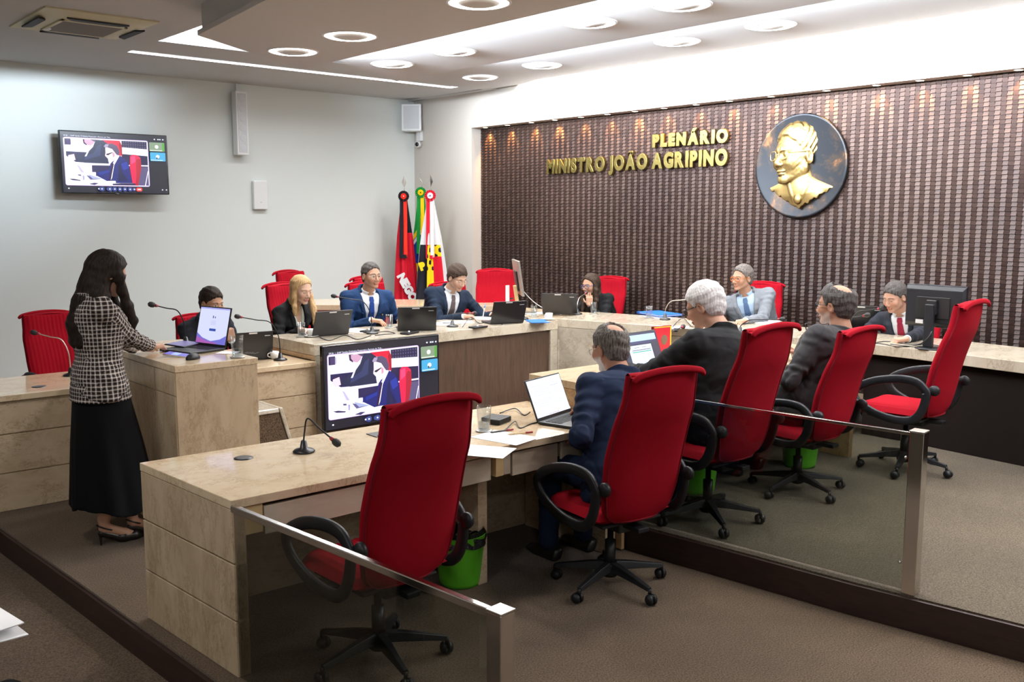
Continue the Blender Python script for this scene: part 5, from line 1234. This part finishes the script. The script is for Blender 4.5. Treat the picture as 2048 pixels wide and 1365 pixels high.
def mic(base, tip, label, z, mid=None, lift=.10, pale=False, foot=True):
    """base: pixel of the foot; tip: pixel of the head, taken at the depth dy in front/behind"""
    b = AZp(base[0], base[1], z); ax, dv = tip[2], tip[3]; tp = at(tip[0], tip[1], ax, (b[ax]+dv)) - b
    t = empty('gooseneck_microphone', (b.x, b.y, z+.001), 0, label, 'microphone', 'gooseneck microphones')
    if foot: MB().lathe([(.052, 0), (.054, .006), (.045, .014), (.020, .020), (.013, .055), (.007, .060)], n=28).build('foot', M['black'], t, True)
    up_ = Vector((0, 0, 1)); L = tp.length
    m1 = Vector((tp.x*.04, tp.y*.04, max(tp.z*.55, lift))); m2 = Vector((tp.x*.25, tp.y*.25, max(tp.z*.80, lift*1.6 if tp.z < lift*2 else tp.z*.85)))
    if mid: m2 = Vector(mid)
    sp = spline([(0, 0, .05), tuple(m1), tuple(m2), tuple(tp.lerp(m2, .5)), tuple(tp)], 7)
    MB().tube([tuple(p) for p in sp], .0042, 8).build('gooseneck', M['steel' if pale else 'plastic'], t, True)
    d = (sp[-1]-sp[-3]).normalized(); q = d.to_track_quat('Z', 'Y').to_matrix().to_4x4()
    MB().lathe([(.0075, -.012), (.0105, 0), (.0105, .006)], n=14, Mx=Matrix.Translation(tp) @ q).build('red_ring', M['redplastic'], t, True)
    MB().lathe([(.008, .0), (.0165, .010), (.019, .026), (.015, .042), (.001, .050)], n=16, cap=(True, False), Mx=Matrix.Translation(tp+d*.004) @ q).build('foam_head', M['black_m'], t, True)
    return t
mic((372, 692), (312, 612, 1, .02), 'gooseneck microphone on the lectern, rising in front of the standing woman', 1.04)
mic((561, 721), (482, 635, 1, .05), 'gooseneck microphone on the left desk beside the white cup', .76)
mic((744, 668), (674, 594, 1, .10), 'gooseneck microphone in front of the man in the blue suit', .89)
mic((905, 654), (945, 627, 1, .06), 'low bent gooseneck microphone in front of the man writing', .89, mid=(.03, .02, .115))
mic((1046, 639), (1047, 606, 1, .01), 'upright gooseneck microphone beside the laptop at the end of the centre desk', .89)
mic((1154, 629), (1171, 587, 0, .28), 'gooseneck microphone rising to the chin of the dark haired woman', .90, pale=True)
mic((1330, 640), (1375, 599, 0, .03), 'gooseneck microphone beside the blue folder, bent to the right', .90, pale=True)
mic((1437, 645), (1470, 584, 0, .35), 'gooseneck microphone at the mouth of the man in the light grey suit', .90)
mic((608, 905), (664, 879, 1, -.10), 'low gooseneck microphone alone on the near desk', .76, mid=(.02, -.01, .165))
mic((1118, 815), (1166, 754, 1, .15), 'gooseneck microphone behind the document laptop on the near desk', .76, lift=.05)
mic((1290, 722), (1364, 655, 1, .3), 'gooseneck microphone behind the spreadsheet laptop', .93, lift=.05)
mic((1610, 690), (1655, 655, 1, .03), 'arched gooseneck microphone in front of the balding man', .93, mid=(.0, 0, .16))
mic((1480, 668), (1558, 639, 0, .1), 'gooseneck microphone beside the papers, behind the white haired man', .90, lift=.05)
mic((1700, 668), (1757, 618, 0, .1), 'upper gooseneck microphone pointing at the black monitor', .90, lift=.05)
mic((1690, 680), (1728, 632, 0, -.0), 'lower gooseneck microphone pointing at the black monitor', .90, lift=.05)
mic((142, 752), (76, 668, 1, .12), 'steel gooseneck microphone on the left desk, left of the standing woman', .76, pale=True)
random.seed(11)
def paper(px, py, z, yaw, label, w_=.21, h_=.297, n=1, lines=True, m='paper'):
    p = AZp(px, py, z); t = empty('paper_sheet', (p.x, p.y, z+.0008), R(yaw), label, 'paper', 'papers on the desks')
    MB().box(-w_/2, w_/2, -h_/2, h_/2, 0, .0012*n).build('sheet', M[m], t)
    if lines:
        mb = MB()
        for k in range(14): mb.box(-w_*.38, w_*(.38 if k % 4 else .1), h_*.36-k*.018-.002, h_*.36-k*.018, .0012*n, .0012*n+.0003)
        mb.build('printing', M['ink'], t)
for a_ in ((1010, 876, .76, 12, 'printed form on the near desk under the red pen'), (962, 903, .76, 30, 'sheet hanging over the near desk edge beside the nearest chair'), (716, 662, .89, 8, 'white sheet beside the laptop of the blonde woman'),
           (872, 648, .89, 30, 'white sheet behind the tilted laptop of the centre desk'), (915, 645, .89, 60, 'white papers under the microphone of the man writing'), (1075, 627, .89, 70, 'white paper at the right end of the centre desk'),
           (966, 637, .89, 20, 'white page under the hand of the man writing'), (1345, 655, .90, 40, 'white paper on the bent desk beside the blue folder'), (455, 706, 1.04, 40, 'folded white paper on the lectern behind the glass', .10, .12)): paper(*a_)
p = AXp(1500, 642, 7.2); paper(1530, 645, .90, 100, 'loose stack of papers in front of the man in the light grey suit', n=6)
t_ = AZp(1308, 630, .90); t = empty('document_folder', (t_.x+.05, t_.y, .901), R(75), 'blue plastic folder on the bent desk', 'folder'); MB().box(-.24, .17, -.14, .14, 0, .008).build('cover', M['blue'], t, bevel=.003); MB().box(-.235, .12, -.135, .135, .008, .016).build('pages', M['paper'], t)
MB().box(-.24, .17, -.14, .14, .016, .020).build('cover', M['blue'], t, bevel=.002)
t_ = AZp(1075, 644, .89); t = empty('document_folder', (t_.x, t_.y, .891), R(60), 'flat blue folder beside the coffee cup on the centre desk', 'folder'); MB().box(-.13, .13, -.09, .09, 0, .008).build('cover', M['blue'], t, bevel=.002)
def pen(p, yaw, m, label, q=None):
    t = empty('pen', p, R(yaw), label, 'pen'); t2 = Matrix.Rotation(PI/2, 4, 'Y')
    MB().lathe([(.001, -.07), (.004, -.058), (.0045, .05), (.0045, .07)], n=10, Mx=t2).build('barrel', m, t, True)
    MB().lathe([(.005, .03), (.0052, .072)], n=10, Mx=t2).build('cap', M['redplastic'] if m != M['white'] else M['blue'], t, True); return t
p = AZp(1040, 868, .765); pen((p.x, p.y, .7675), -20, M['ply'], 'tan and red pen lying on the printed form')
p = AZp(1003, 863, .765); pen((p.x, p.y, .7665), -10, M['black'], 'black pen on the near desk behind the printed form')
hp_ = AYp(968, 622, 7.05); t = pen((hp_.x, hp_.y, hp_.z), 10, M['white'], 'blue and white pen held by the man writing'); t.rotation_euler = (0, R(-55), R(35))
# phone, tablet, mouse and mouse cable on the lectern
p = AZp(362, 712, 1.04); t = empty('phone', (p.x-.03, p.y-.02, 1.047), R(38), 'phone in a light case beside the woman\'s hand on the lectern', 'phone'); t.rotation_euler = (R(6), R(-4), R(38))
MB().box(-.04, .04, -.078, .078, 0, .008).build('case', M['wood_l'], t, bevel=.003); s = Scr((-.036, .074, .0085), (.072, 0, 0), (0, -.148, 0), (0, 0, 1), .8); s.rect((.3, .25, .75), 0, 0, 1, 1); s.rect((.6, .7, 1), .1, .3, .9, .6); s.build('screen', t)
p = AZp(368, 697, 1.045); t = empty('tablet', (p.x+.02, p.y+.05, 1.062), R(30), 'black tablet under the woman\'s fingertips on the lectern', 'tablet'); t.rotation_euler = (R(5), 0, R(30))
MB().box(-.10, .10, -.075, .075, 0, .008).build('body', M['black'], t, bevel=.003); s = Scr((-.09, .065, .0085), (.18, 0, 0), (0, -.13, 0), (0, 0, 1), .7); s.rect((.45, .42, .65), 0, 0, 1, 1); s.build('screen', t)
def mouse(px, py, z, yaw, label):
    p = AZp(px, py, z); t = empty('computer_mouse', (p.x, p.y, z+.001), R(yaw), label, 'mouse')
    MB().ball((0, 0, .006), (.032, .056, .030), 20, 12).build('body', M['plastic'], t, True); MB().box(-.002, .002, .01, .03, .034, .038).build('wheel', M['black_m'], t)
mouse(386, 719, 1.04, -60, 'black computer mouse on the front edge of the lectern'); mouse(762, 652, .89, 20, 'black computer mouse in front of the man in the blue suit')
p = AZp(1029, 645, .89); t = empty('power_adapter', (p.x, p.y, .891), R(30), 'black power adapter in front of the laptop at the end of the centre desk', 'adapter'); MB().box(-.06, .06, -.03, .03, 0, .035).build('case', M['plastic'], t, bevel=.006)
p = AZp(1000, 846, .76); t = empty('power_adapter', (p.x, p.y, .761), R(20), 'black power box beside the tumbler on the near desk', 'adapter'); MB().box(-.07, .07, -.035, .035, 0, .03).build('case', M['plastic'], t, bevel=.006); MB().box(-.02, .10, .05, .11, .0, .022).build('second_box', M['plastic'], t, bevel=.004)
def cable(pts, z, label, r_=.0035, m='black', rest=True):
    P = []
    for k, q in enumerate(pts): p = AZp(q[0], q[1], z); P.append((p.x, p.y, z+r_+(q[2] if len(q) > 2 else 0)))
    c = Vector(P[0]); o = MB().tube([tuple(Vector(p)-c) for p in spline(P, 6)], r_, 6).build('cable', M[m], None, True); o.location = c; tag(o, label, 'cable', 'cables on the desks')
cable([(640, 676), (660, 682), (690, 672), (715, 680), (742, 672)], .89, 'thin black cable looping in front of the blonde woman\'s laptop')
cable([(750, 672), (768, 670), (790, 668), (770, 664), (745, 668)], .89, 'short black cable coil at the foot of the tall microphone')
cable([(792, 656), (815, 650, .02), (840, 652), (832, 660), (805, 659), (798, 654, .02), (818, 650, .03), (850, 656)], .89, 'thick black cable coil between the two laptops', .006)
cable([(925, 655), (942, 640, .02), (960, 648), (985, 640), (1005, 650)], .89, 'black cable under the microphone of the man writing')
cable([(1010, 862), (1030, 848, .01), (1040, 858), (1060, 850), (1080, 845)], .76, 'black cable with a small plug beside the document laptop')
cable([(1000, 828), (1030, 822, .01), (1048, 832), (1060, 826)], .76, 'black cable behind the document laptop')
cable([(1345, 655), (1365, 642, .02), (1385, 655), (1400, 648)], .90, 'black cable on the bent desk above the white haired man')
cable([(1690, 690), (1720, 694), (1755, 688), (1800, 695), (1850, 690), (1880, 693)], .90, 'tangled black cable along the front of the right desk')
cable([(1700, 684), (1735, 690), (1770, 684), (1820, 690), (1860, 686)], .90, 'second tangled cable behind the first on the right desk')
for px, py, z, lab in ((487, 917, .76, 'round black cable grommet in the near desk top'), (78, 774, .76, 'round black cable grommet in the left desk top')):
    p = AZp(px, py, z); t = empty('cable_grommet', (p.x, p.y, z), 0, lab, 'grommet'); MB().lathe([(.045, 0), (.044, .003), (.030, .004), (.001, .002)], n=32, cap=(False, True)).build('cap', M['black'], t, True)
p = AZp(762, 869, .76); t = empty('socket_flap', (p.x, p.y, .76), 0, 'square black socket flap near the back edge of the near desk', 'socket'); MB().box(-.06, .06, -.05, .05, .0003, .004).build('flap', M['black'], t, bevel=.001); MB().box(-.05, .05, -.04, -.037, .004, .006).build('finger_lip', M['plastic'], t)
for px, py, z, lab, rot in ((1345, 662, .90, 'dark control unit on the bent desk', 35), (818, 668, .89, 'flat dark control unit in front of the tilted laptop', 25), (955, 656, .89, 'flat dark control unit in front of the writing man', 10), (738, 664, .89, 'small black box behind the tall microphone', 20)):
    p = AZp(px, py, z); t = empty('control_unit', (p.x, p.y, z+.001), R(rot), lab, 'control unit'); MB().prism([(-.09, -.05), (.09, -.05), (.07, .05), (-.07, .05)], 0, .014).build('body', M['plastic'], t, bevel=.003); MB().ball((.0, .0, .016), .010).build('button', M['white'], t, True)
# red and yellow book standing behind the laptop
p = AYp(1325, 712, 4.10); t = empty('hardback_book', (p.x, 4.10, .931), R(-6), 'red book with a yellow border standing behind the spreadsheet laptop', 'book')
MB().box(-.10, .07, -.012, .012, .001, .225).build('cover', M['redd'], t, bevel=.002)
rb = mat('bright_red_card', (.50, .01, .03), .4); yb = mat('yellow_card', (.75, .55, .05), .4); MB().box(-.095, .055, -.0135, -.0122, .01, .215).build('red_front', rb, t); MB().box(.055, .066, -.0135, -.0122, .005, .22).box(-.095, .055, -.0135, -.0122, .215, .222).build('yellow_border', yb, t); MB().ball((0, -.013, .13), (.03, .003, .035)).build('dark_emblem', M['acd'], t, True)
# bins
def bin_(x, y, z, label, bag):
    t = empty('waste_bin', (x, y, z), 0, label, 'bin', 'green waste bins')
    MB().lathe([(.105, .002), (.110, .02), (.135, .27), (.140, .275), (.130, .272), (.106, .02), (.001, .012)], n=36, cap=(True, False)).build('tub', M['green'], t, True)
    if bag: MB().grid(lambda u, v: ((.143-.02*v+.008*math.sin(u*2*PI*9+v*5))*math.cos(2*PI*u), (.143-.02*v+.008*math.sin(u*2*PI*9+v*5))*math.sin(2*PI*u), .225+.075*v+.012*math.sin(u*2*PI*5)), 60, 8, True).grid(lambda u, v: (.12*(1-v)*math.cos(2*PI*u), .12*(1-v)*math.sin(2*PI*u), .30-.05*v+.01*math.sin(u*2*PI*7)), 40, 5, True).build('bin_liner', M['bag'], t, True)
bin_(2.93, 3.72, 0, 'lime green waste bin with black liner under the near desk', True); bin_(4.76, 3.60, .16, 'lime green waste bin beside the chair of the man in navy', False); bin_(5.79, 3.50, .16, 'lime green waste bin under the middle desk, near the far railing', False)
# carpeted wedge between lectern and television
fl = [AYp(518, 813, 5.72), AYp(558, 826, 5.72), AYp(577, 930, 5.60), AYp(519, 945, 5.60)]
t = empty('stage_monitor', (2.95, 5.8, 0), 0, 'brown carpeted sloping box with a stone coloured frame, between lectern and television', 'box')
fx0, fx1 = fl[0].x-.16, fl[1].x; zt = .5*(fl[0].z+fl[1].z)
def hexa(pts, name, m): 
    mb = MB(); mb.add([Vector(q)-Vector((2.95, 5.8, 0)) for q in pts], [(0, 1, 2, 3), (7, 6, 5, 4), (0, 4, 5, 1), (1, 5, 6, 2), (2, 6, 7, 3), (3, 7, 4, 0)]); return mb.build(name, m, t, bevel=.006)
hexa([(fx0, 5.60, .003), (fx1+.12, 5.60, .003), (fx1, 5.72, zt-.03), (fx0, 5.72, zt-.03), (fx0, 6.05, .003), (fx1+.12, 6.05, .003), (fx1, 6.0, zt-.03), (fx0, 6.0, zt-.03)], 'carpeted_body', M['carpet'])
hexa([(fx1+.121, 5.60, .003), (fx1+.145, 5.60, .003), (fx1+.03, 5.72, zt), (fx1+.001, 5.72, zt), (fx1+.121, 6.07, .003), (fx1+.145, 6.07, .003), (fx1+.03, 6.05, zt), (fx1+.001, 6.05, zt)], 'side_frame', M['marble_g'])
hexa([(fx0, 5.71, zt-.029), (fx1, 5.71, zt-.029), (fx1, 5.72, zt), (fx0, 5.72, zt), (fx0, 6.05, zt-.029), (fx1, 6.05, zt-.029), (fx1, 6.05, zt), (fx0, 6.05, zt)], 'top_frame', M['marble_g'])
# ================================================================= MEDALLION
def medallion():
    cy, cz = 5.335, 2.396; xf = XP-.055
    t = empty('portrait_medallion', (xf, cy, cz), 0, 'round dark bronze medallion with a golden relief portrait on the wooden wall', 'medallion')
    md = mat('patinated_bronze', (.03, .03, .035), .42, .6); tt, N, L, b = nt(md); mp = coords(N, L); n = noise(N, L, mp, 2.2, 8, .7, .5)
    r = ramp(N, [(.50, (.010, .011, .014)), (.58, (.035, .022, .015)), (.68, (.22, .09, .03))]); L.new(n.outputs['Fac'], r.inputs[0]); L.new(r.outputs[0], b.inputs['Base Color'])
    Mx = Matrix.Rotation(-PI/2, 4, 'Y')
    MB().lathe([(.522, -.025), (.522, .0), (.512, .010), (.498, .004), (.001, .002)], n=96, cap=(True, False), Mx=Mx).build('disc', md, t, True)
    MB().box(.02, .05, -.25, .25, -.25, .25).build('mounting_block', M['black_m'], t)
    s = 2.55; fl = .42; hc = V3(0, .055, .12); fr = headframe(145, 0, -3); hr, hf, hu = fr
    # relief: depth along x flattened, base plane just behind the disc face
    def un(P): q = P.copy(); q[:, 0] = (q[:, 0]-.0)/fl; return q
    def rel(P):
        q0 = un(P)-hc; q = np.stack([q0 @ hr, q0 @ hf, q0 @ hu], 1)/s
        d = head_sdf(q, jaw=1.12)
        hd = s_ell(q, V3(0, -.022, .040), V3(.086, .108, .092)); ax = np.abs(q[:, 0]); zl = np.interp(q[:, 1], [-.2, -.06, -.035, -.022, .004, .018, .030, .060, .072, .1], [-.085, -.07, -.04, .018, .022, -.0, .025, .060, .078, .09]); hd = smax(hd, zl-q[:, 2], .006)
        hd = hd+.0018*np.sin(q[:, 1]*230+q[:, 2]*190+2*np.sin(q[:, 0]*60)); d = smin(d, hd, .006)
        q3 = q+.006*np.stack([np.sin(q[:, 1]*90), np.sin(q[:, 0]*110), np.sin(q[:, 1]*100+1)], 1); wr = .0011*hash_noise(q3[:, [1, 0, 2]], 120, 2)+.0007*hash_noise(q3[:, [2, 1, 0]], 210, 1); d = d+wr
        d = d*s
        nk = s_rc(un(P), hc+V3(.02, -.01, -.10)*1.0, V3(.03, -.02, -.33), .150, .165); d = smin(d, nk, .04)
        sh = s_rc(un(P), V3(.0, .31, -.235), V3(.0, -.02, -.20), .035, .13); sh = smin(sh, s_rc(un(P), V3(.0, -.35, -.235), V3(.0, -.02, -.20), .035, .13), .05); sh = smin(sh, s_ell(un(P), V3(0, -.02, -.30), V3(.13, .30, .14)), .03); sh = smin(sh, s_rc(un(P), V3(0, -.02, -.27), V3(.02, -.04, -.42), .16, .06), .08)
        y = P[:, 1]+.02; z = P[:, 2]; lap = np.abs(np.abs(y)-(z+.44)*.42)-.006; sh = sh-.012*np.clip(1-np.abs(lap)/.02, 0, 1)*(z < -.16)*(z > -.42)
        tie_ = s_ell(un(P), V3(-.16, -.03, -.335), V3(.05, .038, .045)); sh = smin(sh, tie_, .01); d = smin(d, sh, .02)
        edge = -(z+.235+.55*(np.abs(y)-.36)*-1*1.0)  # ragged lower edge, a wide V
        low = -.425+.56*np.abs(y)+.008*np.sin(y*70)+.006*np.sin(y*131); d = smax(d, (low-z)*.8, .01)
        return smax(d*fl, P[:, 0]-.004, .002)

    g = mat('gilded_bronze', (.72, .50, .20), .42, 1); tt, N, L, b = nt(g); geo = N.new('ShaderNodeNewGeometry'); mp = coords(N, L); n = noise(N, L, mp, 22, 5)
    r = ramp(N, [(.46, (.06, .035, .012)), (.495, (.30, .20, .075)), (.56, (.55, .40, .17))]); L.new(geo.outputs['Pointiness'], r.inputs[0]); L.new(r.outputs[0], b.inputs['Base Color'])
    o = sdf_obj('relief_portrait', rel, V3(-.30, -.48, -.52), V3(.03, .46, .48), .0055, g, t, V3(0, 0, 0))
    # spectacles of the relief
    def W(x, y, z): q = hc+(hr*x+hf*y+hu*z)*s; return (q[0]*fl-.004, q[1], q[2])
    mb = MB()
    for sx in (-1, 1):
        lp = []
        for k in range(24): a = 2*PI*k/24; c_, s_ = math.cos(a), math.sin(a); lp.append(W(sx*.033+math.copysign(abs(c_)**.7, c_)*.025, .104-abs(sx*.033+c_*.025)*.18, math.copysign(abs(s_)**.7, s_)*.018-.004))
        mb.tube(lp, .0045, 6, closed=True)
    mb.tube([W(-.060, .094, .002), W(-.078, .05, .004), W(-.082, -.005, .004)], .0045, 6); mb.tube([W(-.008, .104, 0), W(.008, .104, 0)], .0045, 6)
    mb.build('spectacles', g, o, True)
medallion()
# ================================================================= FLAGS
def flag(x, y, z0, hgt, yaw, label, cols, ros, rib, bottom_w, pat, finial='spear', lean=0, txt=None):
    t = empty('flag', (x, y, z0), yaw, label, 'flag', 'flags in the room corner')
    MB().lathe([(.13, 0), (.13, .02), (.03, .05), (.02, .10)], n=24).build('stand', M['wood'], t, True)
    MB().tube([(0, 0, .03), (0, 0, hgt-.26)], .012, 10).build('pole', M['chrome'], t, True)
    MB().ball((0, 0, hgt-.25), .022).build('pole_knob', M['chrome'], t, True)
    if finial == 'spear': MB().tube([(0, 0, hgt-.23), (0, 0, hgt-.17)], .005, 6).lathe([(.001, -.17), (.034, -.09), (.001, 0)], c=(0, 0, hgt), n=4, Mx=None).build('finial', M['chrome'], t)
    else: MB().tube([tuple(p) for p in spline([(0, 0, hgt-.23), (.02, 0, hgt-.15), (-.03, 0, hgt-.07), (.0, 0, hgt)], 6)], .004, 6).build('finial', M['chrome'], t, True)
    zt = hgt-.32; zb = .35
    ms = [M_(c) for c in cols]
    mb = MB(); NU, NV = 150, 200
    def cf(u, v):
        a = PI*(1.0-2.0*u)*.98+0; w_ = .035+(bottom_w-.035)*v**.8; f_ = 1+.30*math.sin(u*2*PI*6+1.5*v)*min(1, v*3)+.12*math.sin(u*2*PI*11+2)
        return (w_*f_*math.sin(a), -w_*.75*f_*math.cos(a)-.0, zt+(zb-zt)*v)
    n = 0
    vs = [cf(i/NU, j/NV) for j in range(NV+1) for i in range(NU+1)]; fs = []; mi = []
    for j in range(NV):
        for i in range(NU): fs.append((j*(NU+1)+i, j*(NU+1)+i+1, (j+1)*(NU+1)+i+1, (j+1)*(NU+1)+i)); mi.append(pat((i+.5)/NU, (j+.5)/NV))
    me = bpy.data.meshes.new('cloth'); me.from_pydata(vs, [], fs); o = link('cloth', me, ms, t, True); me.polygons.foreach_set('material_index', mi)
    # ribbons and rosette on the camera side (-y local)
    a_, b_ = rib; rl = .88
    r1 = MB().grid(lambda u, v: (-.055+.050*u-.012*v, -.075-.055*v-.006*math.sin(u*6+v*9), zt+.05-rl*v), 6, 24).build('ribbon', M_(a_), t, True)
    r2 = MB().grid(lambda u, v: (-.005+.050*u+.004*v, -.075-.055*v-.006*math.sin(u*6+v*9+1), zt+.05-rl*v+.0), 6, 24).build('ribbon', M_(b_), t, True)
    MB().grid(lambda u, v: (-.065+.11*u, -.134-.004*math.sin(u*40), zt+.05-rl-.05*v+.03), 20, 2).build('fringe', M_(a_), t, True)
    def rosette(r0, r1_, y_, m, k):
        mb = MB(); mb.grid(lambda u, v: ((r0+(r1_-r0)*v)*math.cos(2*PI*u), y_-.012*(k*math.sin(2*PI*u*16))*v, zt+.03+(r0+(r1_-r0)*v)*math.sin(2*PI*u)), 96, 3, True); return mb
    c1, c2, c3 = ros
    rosette(.03, .078, -.088, None, 1).build('rosette', M_(c1), t, True); rosette(.006, .042, -.100, None, .6).build('rosette_centre', M_(c2), t, True)
    MB().ball((0, -.106, zt+.03), .009).build('rosette_button', M_(c3), t, True)
    if txt:
        for s_, sz, px_, pz_, rot, cm in txt:
            me, wd = text_mesh(s_, sz, .003, .012, 0); me.transform(Matrix.Translation((px_, -bottom_w*.98-.012, pz_)) @ Matrix.Rotation(PI/2, 4, 'X') @ Matrix.Rotation(R(rot), 4, 'Z')); link('lettering', me, M_(cm), t)
    return t
_mc = {}
def M_(c):
    if c not in _mc: _mc[c] = mat('flag_cloth', c, .75, spec=.2)
    return _mc[c]
RED = (.62, .01, .03); BLK = (.012, .012, .018); GRN = (.01, .26, .04); YEL = (.90, .62, .01); BLU = (.01, .05, .35); WHT = (.80, .80, .82); OR = (.85, .04, .02)
yawf = R(-41.5)
p = AYp(808, 352, 11.30); flag(p.x, 11.30, .16, p.z-.16, yawf, 'black and red flag with NEGO on it, leftmost of the three in the corner', [BLK, RED], (BLK, OR, WHT), (BLK, OR), .16, lambda u, v: 0 if v < .30 and u < .42 else 1, txt=[('NEGO', .15, -.10, .88, -62, WHT)])
p = AXp(842, 345, 8.20); flag(8.20, p.y, .16, p.z-.16, yawf, 'green, yellow and blue flag in the middle of the three in the corner', [GRN, YEL, BLU, WHT], (GRN, YEL, BLK), (GRN, YEL), .17,
     lambda u, v: 3 if .40+.10*math.sin(u*9) < v < .44+.10*math.sin(u*9) and .3 < u < .7 else 2 if (u-.5)**2/.05+(v-.46)**2/.022 < 1 else 1 if (abs(u-.5)*1.1+abs(v-.46)*1.3) < .38 else 0, finial='curl')
p = AXp(861, 350, 8.05); flag(8.05, p.y, .16, p.z-.16, yawf, 'white flag with black, yellow and red shapes, rightmost of the three in the corner', [WHT, BLK, YEL, RED], (RED, WHT, BLU), (RED, WHT), .22,
     lambda u, v: 0 if u > .70 or u < .36 or v < .40 else 1 if u > .54 else (1 if math.sin(v*60)*math.sin(u*90) > .35 and v < .62 else 2) if u > .46 or v < .5 else 3, txt=[('P', .14, -.13, .98, 20, YEL)])
# ================================================================= FOREGROUND AT THE LOWER LEFT
kn = AZp(52, 1364, .31); kx, ky = kn.x-.03, kn.y
person('seated person in dark trousers, only a knee in the lower left corner', (kx-.30, ky-.42, -.15), 60, (kx-.36, ky-.50, .40), (kx-.36, ky-.44, 1.02), 60, 25, 'suit_black', LW, hairm='hair_blk', h=.010,
       knees=[(kx-.22, ky+.05, .27), (kx-.035, ky-.02, .27)], hands={'R': dict(w=(kx-.20, ky-.16, .50), dir=(.8, .6, 0)), 'L': dict(w=(kx-.38, ky-.02, .50), dir=(.6, .6, 0))})
t = empty('paper_sheet', (kx-.10, ky+.06, .56), R(20), 'white papers held over the knee at the lower left corner', 'paper'); t.rotation_euler = (R(14), R(6), R(24))
MB().box(-.16, .10, -.12, .12, 0, .004).build('upper_sheet', M['paper'], t); MB().box(-.16, .115, -.14, .10, -.03, -.026, Matrix.Rotation(R(-6), 4, 'Z')).build('lower_sheet', M['paper'], t)
c_ = empty('audience_chair', (kx-.36, ky-.50, -.149), R(-30), 'dark audience chair outside the lower left corner', 'chair'); MB().box(-.22, .22, -.2, .25, .38, .44).build('seat', M['black_m'], c_, bevel=.02); MB().box(-.22, .22, -.28, -.22, .42, .85).build('backrest', M['black_m'], c_, bevel=.02)
for sx in (-.2, .2):
    for sy in (-.2, .2): MB().box(sx-.015, sx+.015, sy-.015, sy+.015, 0, .38).build('leg', M['steel'], c_)
